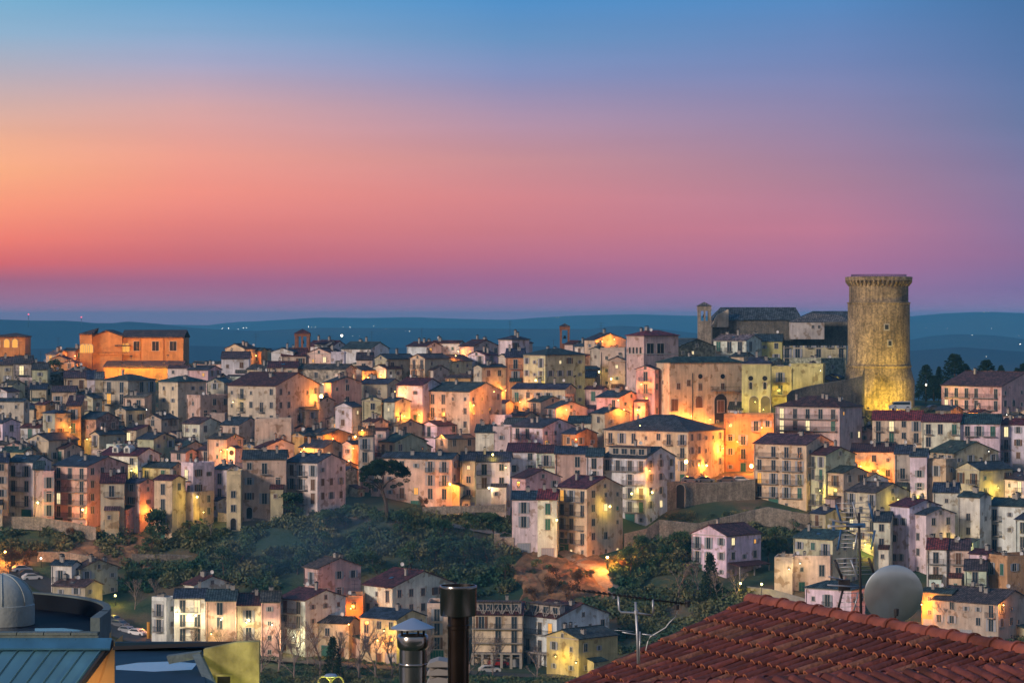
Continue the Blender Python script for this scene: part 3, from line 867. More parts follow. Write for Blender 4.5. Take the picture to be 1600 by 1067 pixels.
OWNLABEL = {'979 525':'pink square loggia tower with a red hipped roof and four arched openings','1026 567':'long arched palace of tan stone with round windows under a dark roof',
 '944 675':'long tan hall with a broad dark tiled roof above the orange street lamps','524 636':'narrow white house with a steep pointed gable',
 '870 763':'tall pink townhouse with a green garage door and balconies, maroon roof','1081 837':'detached white and cream villa with a low porch beside a conifer',
 '475 888':'salmon house with a blank side wall standing alone over the lower terrace','854 998':'yellow gabled house by itself at the bottom of the valley',
 '155 712':'cream house under a maroon roof with two white dormers','1212 637':'pink three-storey apartment block full of balconies below the round tower',
 '1131 652':'orange flat-roofed terrace house lit by a sodium lamp','1391 792':'tall white house with a maroon roof, left of the big brick side wall','379 717':'grey stone house with an arcade of dark arches at its foot',
 '1159 568':'yellow-lit end wing of the palace with two tall arches','1203 577':'yellow-lit palace annex next to the two tall arches','1236 573':'wide yellow-lit building at the left end of the rampart',
 '357 700':'tiny white pointed church front among dark roofs','271 774':'low yellow-lit garage wall under a white block','816 966':'white right half of the long apartment block, blank grey gable',
 '738 960':'cream left half of the long apartment block with pillars at its foot','942 716':'big white house with a glazed attic strip above two yellow lamps','1541 874':'ochre terraced house with one lit door at the right edge'}
def uniq(objs, fmt):
    """objs: list of (object, base label, px, py); adds the relation, then the order among look-alikes"""
    groups = {}
    for o, b, x, y in objs: groups.setdefault(fmt(b, x, y), []).append((x, y, o))
    for lab, g in groups.items():
        if len(g) == 1: g[0][2]['label'] = lab; continue
        g.sort(key=lambda t: t[0]); n = len(g)
        ordn = ['leftmost','second from left','third from left','fourth from left','fifth from left','sixth from left','seventh from left','eighth from left']
        for i, (x, y, o) in enumerate(g):
            q = 'rightmost' if i == n-1 else (ordn[i] if i < 8 else str(i+1)+'th from left')
            if n == 2: q = ('left one','right one')[i] if abs(g[0][0]-g[1][0]) > 6 or abs(g[0][1]-g[1][1]) < 2 else ('upper one' if y <= min(t[1] for t in g) else 'lower one')
            o['label'] = lab+', '+q
hl = []
for h in HOUSES:
    key = f'{h.xl:.0f} {h.ye:.0f}'
    r = h.root; r['category'] = 'house'; r['group'] = 'houses of the hill town'
    if key in OWNLABEL: r['label'] = OWNLABEL[key]; continue
    nf = NUM[min(6, h.nf)]
    hl.append((r, f'{WN[h.wc]} {nf}-storey house, {RNM[h.rc]} {RT[h.rt]}', (h.xl+h.xr)/2, h.ye+10))
uniq(hl, lambda b, x, y: b+', '+relation(x, y))
# ------------------------------------------------------------ details on the great buildings
def face_child(h, face, px, py, me, name, z=None, lift=0):
    """put a shared mesh on a house's left (L) or right (R) face where the line of sight px,py meets it"""
    k = (px-800)/F
    if face == 'L': u = (h.C.x-k*h.C.y)/(math.cos(h.tw)+k*math.sin(h.tw)); loc = Vector((-u,0,0)); P = h.C+Vector((-math.cos(h.tw)*u, math.sin(h.tw)*u, 0))
    else: u = (k*h.C.y-h.C.x)/(math.sin(h.tw)-k*math.cos(h.tw)); loc = Vector((0,u,0)); P = h.C+Vector((math.sin(h.tw)*u, math.cos(h.tw)*u, 0))
    zz = CZ-(py-HY)/F*P.y-h.root.location.z
    return link(name, me, h.root, (loc.x, loc.y, zz), 0 if face == 'L' else math.pi/2)
lt = SPECIAL['979 525']
for x in (984.5,990,995.5,1001): face_child(lt, 'L', x, 553, WIN['slot'][0], 'window')
mb = MB(); mb.box((-lt.w1-.06,-.1,lt.H-4.6),(.1,0,lt.H-4.35)); mb.box((0,0,lt.H-4.6),(.1,lt.w2,lt.H-4.35)); build('string_course', mb, 'trim', lt.root)
for x in (1016, 1032): face_child(lt, 'R', x, 553, window_mesh(2.2,2.6,'dark'), 'window')
pal = SPECIAL['1026 567']
for x, y, k in ((1060,608,'win'),(1076,603,'win'),(1094,608,'win'),(1129,608,'win'),(1036,600,'small'),(1094,610,'win')): face_child(pal, 'R' if x > 1046 else 'L', x, y, WIN[k][3], 'window')
for x, y in ((1054,642),(1092,637),(1126,644)): face_child(pal, 'R', x, y, window_mesh(1.9,2.9,'dark','closed_b',x==1092 or False), 'window')
rnd = MB(); rnd.lathe([(0,0),(.5,0),(.5,.1),(.6,.1),(.6,0)], 18); 
for i, p in enumerate(rnd.v): rnd.v[i] = (p[0], -p[2]-.02, p[1])
rme = rnd.mesh('round_window', ['dark'])
for x in (1094, 1129): face_child(pal, 'R', x, 588, rme, 'round_window')
ar = face_child(pal, 'R', 1126, 667, window_mesh(3.6,8.2,'dark',None,True), 'arch_niche')
for x in (1060, 1084, 1121): face_child(pal, 'R', x, 662, WIN['small'][2], 'window')
b_ = face_child(pal, 'R', 1132, 610, BALC[8.0][0], 'balcony'); link('railing', BALC[8.0][1], b_)
dp = MB(); dp.tube([(0,-.1,0),(0,-.1,13)], .09, 5); face_child(pal, 'R', 1082, 665, dp.mesh('drainpipe', ['iron']), 'drainpipe')
wing = SPECIAL['1159 568']
for x in (1178, 1196): face_child(wing, 'L', x, 652, WIN['hugearch'][0], 'arch')
for x in (1173, 1195): face_child(wing, 'L', x, 608, WIN['slot'][0], 'window'); face_child(wing, 'L', x, 591, rme, 'round_window')
for x in (995, ): pass
gp = SPECIAL['994 577']
th = SPECIAL['1391 792']
for x, y in ((1400,812),(1412,812),(1398,838),(1408,868),(1398,868)): face_child(th, 'L', x, y+8, WIN['win'][4], 'window')
gc = SPECIAL['357 700']; face_child(gc, 'L', 362, 707, rme, 'round_window'); 
tp = SPECIAL['870 763']
for x, y, w in ((893,790,5.5),(893,814,5.5),(893,837,5.5)):
    if False: pass
garage = face_child(tp, 'L', 882, 860, DOORS[3], 'garage_door')
vil = SPECIAL['1081 837']
pm = MB(); pm.prism([(0,.5,3.3),(3.2,.5,2.7),(3.2,.5,2.85),(0,.5,3.45)], (0,vil.w2*.9,0)); build('porch_roof', pm, 'roof_x', vil.root, color=RC['m'])
for j in range(3): pm = MB(); y = .7+j*vil.w2*.42; pm.box((2.9,y,-2),(3.15,y+.25,2.72)); build('porch_post', pm, 'concrete', vil.root)
tunnel = SPECIAL['1233 564']; face_child(tunnel, 'L', 1271, 586, WIN['bigarch'][0], 'arch')
# glazed attic strips of the big white house and the apartment block
for key, n in (('942 716', 4), ('738 960', 5), ('816 966', 3)):
    h = SPECIAL[key]; mb = MB(); z0 = h.H+.3
    mb.box((-h.w1*.93,1.2,z0),(-h.w1*.05,2.6,z0+2.0)); at_ = build('attic', mb, 'plaster', h.root, color=(.4,.36,.33))
    mb = MB(); mb.box((-h.w1*.95,.5,z0+2.0),(-h.w1*.03,3.6,z0+2.15)); link('attic_roof', mb.mesh('attic_roof', ['roof_x']), at_, color=RC['k'])
    for j in range(n): link('window', window_mesh(1.5,1.2), at_, (-h.w1*(.12+.8*j/n+.05),1.2,z0+.4))
    if key != '942 716':
        for j in range(n+1):
            x = -h.w1*(.03+.94*j/n); fm = MB(); fm.tube([(x,-.1,h.H-.2),(x,1.3,h.H+2.4)], .12, 4); 
            if j < n: fm.tube([(x,-.1,h.H-.15),(x-h.w1*.47/n,.6,h.H+1.5),(x-h.w1*.94/n,-.1,h.H-.15)], .12, 4)
            build('attic_frame', fm, 'concrete', h.root)
        for j in range(n+1):
            x = -h.w1*(.02+.96*j/n); fm = MB(); fm.box((x-.25,-1.6,-3),(x+.25,-1.1,3.4)); build('pillar', fm, 'concrete', h.root)
        fm = MB(); fm.box((-h.w1,-1.7,3.4),(0,-.01,3.65)); build('terrace_slab', fm, 'concrete', h.root)
# ------------------------------------------------------------ the round tower
M['tower'] = mat('tower_stone', (.34,.255,.145), noise=.65, nscale=.13, streak=.55, cells=(2.4,.3), bump=1, bscale=3.5)
TD = 720; TC = at(1373, 640, TD); TC.z = gz(1373, 712)-1; ppm = F/TD
zt = lambda py: CZ-(py-HY)/F*TD-TC.z
rt_ = root('round_tower', TC)
tag(rt_, 'tall round stone keep with a corbelled parapet, floodlit yellow at its foot', 'tower')
rr = 48.2/ppm
mb = MB(); mb.lathe([(rr+1.25,-6),(rr+1.2,zt(594)),(rr+1.0,zt(592)),(rr+.25,zt(574)),(rr+.5,zt(573)),(rr+.5,zt(571)),(rr+.25,zt(570)),(rr+.05,zt(560)),(rr,zt(530)),(rr,zt(475)),(rr+.18,zt(474)),(rr+.18,zt(472.5)),(rr-.35,zt(472)),(rr-.35,zt(434)),(0,zt(434))], 72)
build('shaft', mb, 'tower', rt_)
mb = MB(); mb.lathe([(rr-.5,zt(438.5)),(rr+.62,zt(438.5)),(rr+.68,zt(433)),(rr+.4,zt(432.6)),(rr-.5,zt(432.6)),(rr-.5,zt(438.5))], 72); build('parapet', mb, 'tower', rt_)
cm = MB(); hh = zt(438.5)-zt(447.5); cm.prism([(rr-.4,-.22,0),(rr-.2,-.22,0),(rr+.6,-.22,hh*.7),(rr+.6,-.22,hh),(rr-.4,-.22,hh)], (0,.44,0)); cme = cm.mesh('corbel', ['tower'])
for k in range(44): link('corbel', cme, rt_, (0,0,zt(447.5)), 2*math.pi*k/44)
mb = MB(); rz_ = zt(432.6)
for k in range(36):
    a = 2*math.pi*k/36; x, y = (rr-.9)*math.cos(a), (rr-.9)*math.sin(a); mb.tube([(x,y,rz_-.6),(x,y,rz_+.55)], .04, 4)
for zz in (.25,.55): mb.tube([((rr-.9)*math.cos(2*math.pi*k/36), (rr-.9)*math.sin(2*math.pi*k/36), rz_+zz) for k in range(37)], .04, 4)
build('railing', mb, 'iron', rt_)
for px, py, s in ((1379,511,1.0),(1384,536,.9)):
    a = math.asin((px-1373)/ppm/rr); wm2 = MB(); wm2.box((-s*.75,-.12,-.9),(s*.75,.5,.9)); wm2.box((-s*.45,-.16,-.55),(s*.45,-.12,.6), 1)
    link('window', wm2.mesh('window', ['concrete','dark']), rt_, (rr*math.sin(a), -rr*math.cos(a), zt(py)), a)
# rampart wall running up to the tower
def wall_strip(name, pts, thick, mats, color=None):
    """pts: (px, ytop, ybottom, D) along the wall"""
    m = MB(); vs = []
    for px, a, b, D in pts:
        p, q = at(px, a, D), at(px, b, D); vs += [tuple(p), tuple(q), (p.x*(D+thick)/D, D+thick, p.z), (q.x*(D+thick)/D, D+thick, q.z)]
    n = len(pts); f = []
    for i in range(n-1):
        j = 4*i; f += [(j,j+1,j+5,j+4),(j+2,j+6,j+7,j+3),(j,j+4,j+6,j+2)]
    f += [(0,2,3,1),(4*n-4,4*n-3,4*n-1,4*n-2)]
    m.add(vs, f); return build(name, m, mats, None, color=color)
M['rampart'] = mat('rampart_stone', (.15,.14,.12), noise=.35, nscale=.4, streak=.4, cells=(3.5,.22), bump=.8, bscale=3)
M['stonewall'] = mat('retaining_stone', (.31,.26,.205), noise=.3, nscale=.5, streak=.4, cells=(3.5,.22), bump=.8, bscale=3)
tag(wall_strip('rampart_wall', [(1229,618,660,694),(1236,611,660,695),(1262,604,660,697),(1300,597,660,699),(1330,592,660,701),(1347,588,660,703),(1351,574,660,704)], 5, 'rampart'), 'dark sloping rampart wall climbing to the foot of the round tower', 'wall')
rw = wall_strip('retaining_wall', [(1012,766,830,622),(1028,757,826,624),(1050,752,820,626),(1080,754,812,628),(1110,755,806,630),(1145,753,802,632),(1180,748,800,634)], 3, 'stonewall')
tag(rw, 'curved retaining wall of rough stone holding up the lamplit street', 'wall')
q = at(1063, 793, 626.6); o = link('arch', window_mesh(1.9,5.2,'dark',None,True), rw, q+Vector((0,-.15,0)), -.05)
tag(wall_strip('terrace_wall', [(975,834,868,604),(1010,826,850,606),(1030,812,842,608),(1090,818,838,610),(1180,796,820,615),(1200,792,822,615),(1265,804,835,615)], 1.2, 'stonewall'), 'low rough terrace wall under the curved retaining wall', 'wall')
tag(wall_strip('terrace_wall', [(205,866,884,592),(260,866,880,594),(300,868,884,596),(330,874,884,597)], 1, 'stonewall'), 'broken pale stone terrace wall on the green slope', 'wall')
tag(wall_strip('terrace_wall', [(340,800,830,612),(380,806,832,611),(420,812,835,610),(455,800,830,611)], 1, 'stonewall'), 'stone garden wall at the foot of the arcaded house', 'wall')
tag(wall_strip('terrace_wall', [(660,792,806,614),(740,790,800,614),(790,788,800,615)], 1, 'stonewall'), 'low wall edging the lamplit lane right of the umbrella pine', 'wall')
tag(wall_strip('road_wall', [(0,806,824,610),(60,808,828,609),(110,815,836,607),(150,824,845,604)], 1, 'stonewall'), 'garden wall with dark arches below the left terrace of houses', 'wall')
tag(wall_strip('road_wall', [(58,862,880,592),(100,862,882,592),(150,870,886,590)], 1, 'stonewall'), 'plain grey yard wall behind the low sheds', 'wall')
tag(wall_strip('road_wall', [(1168,916,926,574),(1205,920,934,572),(1262,936,950,568)], .6, 'concrete'), 'long roadside parapet lit yellow beside the tiled roof ridge', 'wall')
# ruin on the slope
rn = MB(); p = at(772, 866, 600); rn.box((0,0,-3),(4.2,3,3.6)); rn.box((0,0,3.6),(1.2,2.6,4.4)); ru = build('stone_ruin', rn, 'stonewall', None, p)
tag(ru, 'small roofless stone ruin at the edge of the scrub slope', 'ruin'); link('window', WIN['small'][0], ru, (1.6,0,1.6)); link('window', WIN['small'][0], ru, (3.2,0,.9))
# ------------------------------------------------------------ orange-lit church on the crest, left
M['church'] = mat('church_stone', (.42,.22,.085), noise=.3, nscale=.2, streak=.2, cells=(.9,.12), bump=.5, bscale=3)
CD = 790
ch = root('church', at(205, 590, CD)); tag(ch, 'ochre church with a long nave, gabled crossing and small side tower, floodlit orange', 'church')
O = ch.location.copy()
def cb(x0, x1, y0, y1, d0, d1):  # pixel box -> local box
    a, b = at(x0, y1, CD)-O, at(x1, y0, CD)-O; return (a.x, d0, a.z), (b.x, d1, b.z)
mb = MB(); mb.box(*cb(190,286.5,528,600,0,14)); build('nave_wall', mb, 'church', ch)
mb = MB(); a, b = cb(189,288,520,528,-.5,14.5); mb.prism([(a[0],a[1],a[2]),(a[0],7,b[2]+.3),(a[0],14.5,a[2]),(a[0],14.5,a[2]+.3),(a[0],7,b[2]+.8),(a[0],a[1],a[2]+.3)], (b[0]-a[0],0,0)); build('nave_roof', mb, 'roof_x', ch, color=RC['k'])
mb = MB(); a, b = cb(146,191.5,526,600,-1.2,12); pk = at(168,517.5,CD)-O
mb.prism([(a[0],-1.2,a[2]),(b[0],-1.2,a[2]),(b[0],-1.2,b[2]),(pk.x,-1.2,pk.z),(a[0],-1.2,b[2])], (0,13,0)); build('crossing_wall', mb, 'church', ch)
mb = MB(); mb.prism([(a[0]-.4,-1.6,b[2]-.1),(pk.x,-1.6,pk.z+.05),(b[0]+.4,-1.6,b[2]-.1),(b[0]+.4,-1.6,b[2]+.25),(pk.x,-1.6,pk.z+.4),(a[0]-.4,-1.6,b[2]+.25)], (0,13.6,0)); build('crossing_roof', mb, 'roof_y', ch, color=RC['k'])
mb = MB(); mb.box(*cb(127,146,523,600,-3,6)); tw_ = build('tower_wall', mb, 'church', ch)
mb = MB(); a, b = cb(126,147,512,523,-3.4,6.4); mx = (a[0]+b[0])/2+3; mb.add([(a[0],-3.4,a[2]),(b[0],-3.4,a[2]),(b[0],6.4,a[2]),(a[0],6.4,a[2]),(a[0],-3.4,a[2]+.3),(b[0],-3.4,a[2]+.3),(b[0],6.4,a[2]+.3),(a[0],6.4,a[2]+.3),(mx,1.5,b[2])],[(0,1,5,4),(1,2,6,5),(2,3,7,6),(3,0,4,7),(4,5,8),(5,6,8),(6,7,8),(7,4,8),(3,2,1,0)]); build('tower_roof', mb, 'roof_x', ch, color=RC['k'])
for x in (132,138,143.5): p = at(x,551,CD)-O; link('window', WIN['arch_lit'][0], ch, (p.x,-3,p.z), scale=(.6,1,.55) if False else None)
for x in (192,198): p = at(x,550,CD)-O; link('window', WIN['arch_lit'][0], ch, (p.x,-.0 if x>191 else -1.2,p.z))
for x in (214,243,270.5): p = at(x,548,CD)-O; link('window', window_mesh(1.9,2.6,'dark'), ch, (p.x,0,p.z))
mb = MB(); mb.box(*cb(181,204,539,541,-2.2,0)); build('porch_roof', mb, 'roof_x', ch, color=RC['k'])
for x in (218,254.5): mb = MB(); mb.box(*cb(x,x+1.2,528,590,-.35,0)); build('buttress', mb, 'church', ch)
mb = MB(); mb.box(*cb(144,204,552,554,-1.8,-1.2)); 
for k in range(14): a, b = cb(150+k*4,151.2+k*4,549,552,-1.7,-1.4); mb.box(a, b)
build('balustrade', mb, 'church', ch)
# lean-to hall lit yellow at the church's foot
ll = root('church_hall', at(163, 590, 772)); tag(ll, 'low long hall lit bright yellow under the church nave', 'building'); O = ll.location.copy(); CD0 = CD; CD = 772
mb = MB(); mb.box(*cb(162,284,574,600,0,8)); build('wall', mb, 'church', ll)
mb = MB(); a, b = cb(161,286,566,574,-.4,8); mb.prism([(a[0],-.5,a[2]),(a[0],8,b[2]),(a[0],8,b[2]+.3),(a[0],-.5,a[2]+.3)], (b[0]-a[0],0,0)); build('roof', mb, 'roof_x', ll, color=RC['k'])
# arched pavilion at the left edge
CD = 792; pv = root('pavilion', at(18, 556, CD)); tag(pv, 'square pavilion with lit arched openings on the far left crest', 'pavilion'); O = pv.location.copy()
mb = MB(); mb.box(*cb(-14,39.5,527,560,0,9)); build('wall', mb, 'church', pv)
mb = MB(); a, b = cb(-15,41,520,527,-.5,9.5); mx = (a[0]+b[0])/2+1.5; mb.add([(a[0],-.5,a[2]),(b[0],-.5,a[2]),(b[0],9.5,a[2]),(a[0],9.5,a[2]),(a[0],-.5,a[2]+.3),(b[0],-.5,a[2]+.3),(b[0],9.5,a[2]+.3),(a[0],9.5,a[2]+.3),(mx,4.5,b[2])],[(0,1,5,4),(1,2,6,5),(2,3,7,6),(3,0,4,7),(4,5,8),(5,6,8),(6,7,8),(7,4,8),(3,2,1,0)]); build('roof', mb, 'roof_x', pv, color=RC['k'])
for x in (-4,10.5,23.5): p = at(x,543,CD)-O; link('window', WIN['arch_lit'][0], pv, (p.x,0,p.z))
# castle church complex behind the palace
CD = 775; cs = root('monastery', at(1180, 535, CD)); tag(cs, 'long dark castle church block with a raised roofline left of the round tower', 'church'); O = cs.location.copy()
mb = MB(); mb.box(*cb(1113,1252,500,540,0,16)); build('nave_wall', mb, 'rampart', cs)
mb = MB(); a, b = cb(1112,1254,480,500,-.6,16.6); L0, L1 = at(1128,480,CD)-O, at(1246,480,CD)-O
mb.add([(a[0],a[1],a[2]),(b[0],a[1],a[2]),(b[0],16.6,a[2]),(a[0],16.6,a[2]),(L0.x,5,b[2]),(L1.x,5,b[2])],[(0,1,5,4),(1,2,5),(2,3,4,5),(3,0,4),(3,2,1,0)]); build('nave_roof', mb, 'roof_x', cs, color=(.07,.085,.095))
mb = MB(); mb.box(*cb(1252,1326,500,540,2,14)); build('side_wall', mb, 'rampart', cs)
mb = MB(); a, b = cb(1246,1328,486,500,1.5,14.5); mb.add([(a[0],1.5,a[2]),(b[0],1.5,a[2]),(b[0],14.5,a[2]),(a[0],14.5,a[2]),(a[0]+5,7,b[2]),(b[0]+4,7,b[2])],[(0,1,5,4),(1,2,5),(2,3,4,5),(3,0,4),(3,2,1,0)]); build('side_roof', mb, 'roof_x', cs, color=(.07,.085,.095))
mb = MB(); p = at(1118,497,CD)-O; mb.prism([(p.x-1.5,-.02,p.z-2.5),(p.x+3.4,-.02,p.z-2.5),(p.x+3.4,-.02,p.z+2.4),(p.x+.3,-.02,p.z+.9)], (0,-2,0)); build('gable_wall', mb, 'plaster', cs, color=WC['c'])
CD = 765; cs = root('chapel', at(1285, 520, CD)); tag(cs, 'small white-walled chapel with a grey roof against the round tower', 'chapel'); O = cs.location.copy()
mb = MB(); mb.box(*cb(1238,1288,503,530,0,9)); build('wall', mb, 'plaster', cs, color=(.5,.46,.44))
mb = MB(); a, b = cb(1236,1326,490,503,-.4,10); m0, m1 = at(1272,489,CD)-O, at(1318,493,CD)-O; mb.add([(a[0],-.4,a[2]),(b[0],-.4,a[2]),(b[0],10,a[2]),(a[0],10,a[2]),(m0.x,5,m0.z),(m1.x,5,m1.z)],[(0,1,5,4),(1,2,5),(2,3,4,5),(3,0,4),(3,2,1,0)]); build('roof', mb, 'roof_x', cs, color=RC['l'])
for x in (1270,1280): p = at(x,513,CD)-O; link('window', WIN['small'][0], cs, (p.x,0,p.z))
def belfry(name, label, x0, x1, ya, yb, D, mt, openings, roofc, gable=False):
    global CD, O
    CD = D; r = root(name, at((x0+x1)/2, yb, D)); tag(r, label, 'bell tower'); O = r.location.copy()
    w = (x1-x0)*D/F; Hh = (yb-ya)*D/F; t = w*.2; m = MB()
    ho = openings*Hh; zt_ = Hh-ho-.15*Hh
    m.box((-w/2,0,-4),(w/2,w,zt_))
    for sx in (-1,1):
        for sy in (0,1):
            xa = -w/2 if sx < 0 else w/2-t; ya_ = 0 if sy == 0 else w-t; m.box((xa,ya_,zt_),(xa+t,ya_+t,zt_+ho))
    m.box((-t*.35,0,zt_),(t*.35,t*.8,zt_+ho)) if w > 3.2 else None
    m.box((-w/2-.1,-.1,zt_+ho),(w/2+.1,w+.1,Hh)); build('shaft', m, mt, r)
    m = MB(); e = .35; m.add([(-w/2-e,-e,Hh),(w/2+e,-e,Hh),(w/2+e,w+e,Hh),(-w/2-e,w+e,Hh),(0,w/2,Hh+w*.32)],[(0,1,4),(1,2,4),(2,3,4),(3,0,4),(3,2,1,0)]); build('roof', m, 'roof_x', r, color=roofc)
    m = MB(); m.lathe([(.0,.9),(.3,.85),(.38,.4),(.55,.05),(.5,0)], 12, c=(0,w/2,zt_+ho*.35)); build('bell', m, 'iron', r)
M['brick'] = mat('campanile_brick', (.26,.11,.06), noise=.25, nscale=.6, cells=(2.5,.2), bump=.4)
belfry('campanile', 'slim brick campanile with open belfry rising over the crest roofs', 875, 890, 510, 548, 800, 'brick', .55, RC['k'])
belfry('belfry', 'squat brick belfry with arched openings standing on the left crest', 460.5, 483.5, 521, 552, 808, 'brick', .55, RC['m'])
belfry('belfry', 'stone belfry with an open arch at the left end of the castle church', 1091, 1111, 478, 530, 768, 'stonewall', .3, RC['l'])
# ------------------------------------------------------------ lamps
LAMPS = []
COLR = {'o': (1,.29,.035), 'y': (1,.70,.09), 'w': (1,.76,.40)}
PW = {'o': 1.7, 'y': .6, 'w': .42}
LN = {'o': 'orange', 'y': 'yellow', 'w': 'white'}
bulb = {}
for k in 'oyw':
    m = MB(); m.lathe([(0,-.22),(.14,-.18),(.2,0),(.14,.18),(0,.22)], 10); bulb[k] = m.mesh('bulb', ['em_'+k])
wl = MB(); wl.tube([(0,2.6,-.3),(0,1.9,.35),(0,.1,.35)], .04, 5); wl.lathe([(.05,.35),(.3,.28),(.36,.2)], 10); WLAMP = wl.mesh('bracket', ['iron'])
pl = MB(); pl.tube([(0,.5,-5.2),(0,.5,.3),(0,.1,.45),(0,0,.35)], [.08,.05,.04,.04], 6); pl.lathe([(.05,.36),(.3,.3),(.36,.2)], 10); PLAMP = pl.mesh('pole', ['iron'])
def lamp(px, py, kind, power, D=None, pole=False, size=1.0, off=2.3, hidden=False):
    ix, iy = min(BW-1,max(0,int(px/S))), min(BH-1,int(py/S))
    if D is None:
        z = ZB[iy, ix]; D = (z-off) if z < 1e8 else ground_D(px, py+5.5*7)
    r = root('street_lamp' if pole else 'wall_lamp', at(px, py, D))
    link('pole' if pole else 'bracket', PLAMP if pole else WLAMP, r)
    b = link('bulb', bulb[kind], r, scale=(size,)*3)
    l = bpy.data.lights.new('lamp_light', 'POINT'); l.energy = power*PW[kind]; l.color = COLR[kind]; l.shadow_soft_size = .25
    lo = bpy.data.objects.new('lamp_light', l); COL.objects.link(lo); lo.parent = r; lo.location = (0,-.45,-.1)
    r['category'] = 'street lamp'; r['group'] = 'lit street lamps'
    LAMPS.append((r, f'{LN[kind]} '+('street lamp on a pole' if pole else 'wall lamp on a bracket'), px, py))
for a in """502 619 o 2000 2
59 785 y 900
129 796 o 1700
237 797 o 700
308 776 y 1000
955 592 y 900
837 594 y 500
936 581 y 500
1072 721 o 1500 2
1104 727 o 1100
1174 728 o 1500 2
987 771 y 1200
1019 769 y 900
953 791 y 800
870 812 y 500
703 756 o 2400
764 762 w 900
770 710 y 700
555 682 o 1200
552 700 o 1200
1281 766 y 1300
1512 648 o 900
1573 648 w 400
1282 579 w 250
136 686 y 900
110 667 o 700
229 640 w 250
364 628 y 200
117 556 o 900
1180 628 y 1500
1193 640 y 1200
1215 610 y 1400
1262 612 y 1200
1152 690 o 1500
1140 665 o 900
1190 668 o 1200
1130 700 o 1300
655 648 o 1500
632 650 o 1300
790 610 o 1200
772 612 o 800
740 633 o 1100
716 549 o 700
712 556 o 600
575 590 o 900
617 612 o 1100
595 588 o 700
400 556 o 300
505 600 o 900
475 700 o 900
470 706 o 800
520 685 o 900
545 720 o 1200
690 680 o 500
566 672 o 900
960 530 o 800
941 533 o 500
812 628 o 800
885 640 o 1300
975 640 o 1300
966 625 o 900
1000 665 o 900
1002 600 o 900
996 640 o 800
1050 650 o 1600
1080 650 o 1200
1110 655 o 1000
1015 735 o 1400
900 686 o 700
1345 728 o 1600
1372 735 o 1500
1430 778 y 1200
1403 780 y 600
1555 780 y 1300
1560 762 y 900
1495 842 y 900
1233 889 w 1300
1250 880 w 900
1352 850 y 2600
1440 944 o 1700
1425 950 o 900
1568 945 o 500
276 958 w 3000
302 964 w 3000
330 990 y 600
385 972 w 3000
425 976 w 2600
345 968 w 3000
458 995 w 2600
548 950 o 1200
545 975 o 700
590 1000 o 700
600 985 y 800
630 1010 y 700
720 1010 y 500
868 1025 y 900
900 1035 y 900
345 705 o 900
355 702 o 700
790 730 y 300
205 735 y 1200
318 800 y 500
1545 705 w 200""".splitlines():
    p = a.split(); nl_ = len(LAMPS); lamp(float(p[0]), float(p[1]), p[2], float(p[3])*.8, size=float(p[4]) if len(p) > 4 else (1.0 if nl_ < 19 else .42))
lamp(949, 870, 'o', 6000, D=590, pole=True, size=1.3)
lamp(1447, 601, 'w', 350, D=716, pole=True)
lamp(534, 524, 'w', 150, D=812, pole=True, size=1.6)
lamp(8, 862, 'o', 3500, D=588, pole=True)
lamp(1157, 911, 'y', 500, D=570, pole=True)
lamp(180, 930, 'y', 700, D=572, pole=True)
lamp(64, 872, 'w', 300, D=588, pole=True)
lamp(232, 978, 'o', 300, D=556, pole=True)
lamp(1190, 912, 'y', 500, D=570, pole=True)
uniq(LAMPS, lambda b, x, y: b+' '+relation(x, y))
# floodlights at the tower, the church, the hall
fm = MB(); fm.box((-.3,-.2,0),(.3,.1,.35)); fm.tube([(0,0,-.8),(0,0,.1)], .05, 5); FL = fm.mesh('floodlight', ['iron'])
def flood(px, D, dz, tgt, power, kind, ang, label, size=.4):
    x = (px-800)/F*D; p = Vector((x, D, gz(px, D)+dz)); o = link('floodlight', FL, None, p); tag(o, label, 'floodlight')
    l = bpy.data.lights.new('flood_beam', 'SPOT'); l.energy = power; l.color = COLR[kind]; l.spot_size = math.radians(ang); l.spot_blend = .9; l.shadow_soft_size = size
    lo = bpy.data.objects.new('flood_beam', l); COL.objects.link(lo); lo.parent = o; lo.location = (0,.2,.6)
    lo.rotation_euler = (Vector(tgt)-(p+Vector((0,.2,.6)))).to_track_quat('-Z','Y').to_euler()
flood(1402, 696, 1.0, at(1395,612,712), 42000, 'y', 95, 'floodlight on the grass at the right foot of the round tower')
flood(1384, 700, .8, at(1386,615,712), 5000, 'y', 140, 'floodlight close against the base of the round tower')
flood(1356, 696, 5.5, at(1352,500,712), 2200, 'w', 75, 'floodlight at the upper end of the rampart wall')
flood(1425, 692, 2.0, at(1398,540,712), 3500, 'y', 60, 'floodlight behind the parked van aimed up the round tower')
flood(150, 762, 4, at(150,535,790), 13000, 'o', 120, 'floodlight aimed at the church side tower')
flood(205, 762, 8, at(205,535,790), 16000, 'o', 125, 'floodlight aimed at the middle of the church')
flood(262, 762, 8, at(262,535,790), 15000, 'o', 125, 'floodlight aimed at the right end of the church nave')
flood(190, 766, 5.5, at(190,578,772), 1800, 'y', 140, 'floodlight left of centre on the low church hall')
flood(222, 766, 5.5, at(222,578,772), 1800, 'y', 140, 'floodlight at the centre of the low church hall')
flood(256, 766, 5.5, at(256,578,772), 1800, 'y', 140, 'floodlight at the right end of the low church hall')
flood(22, 780, 3, at(25,535,792), 3500, 'o', 130, 'floodlight below the arched pavilion')
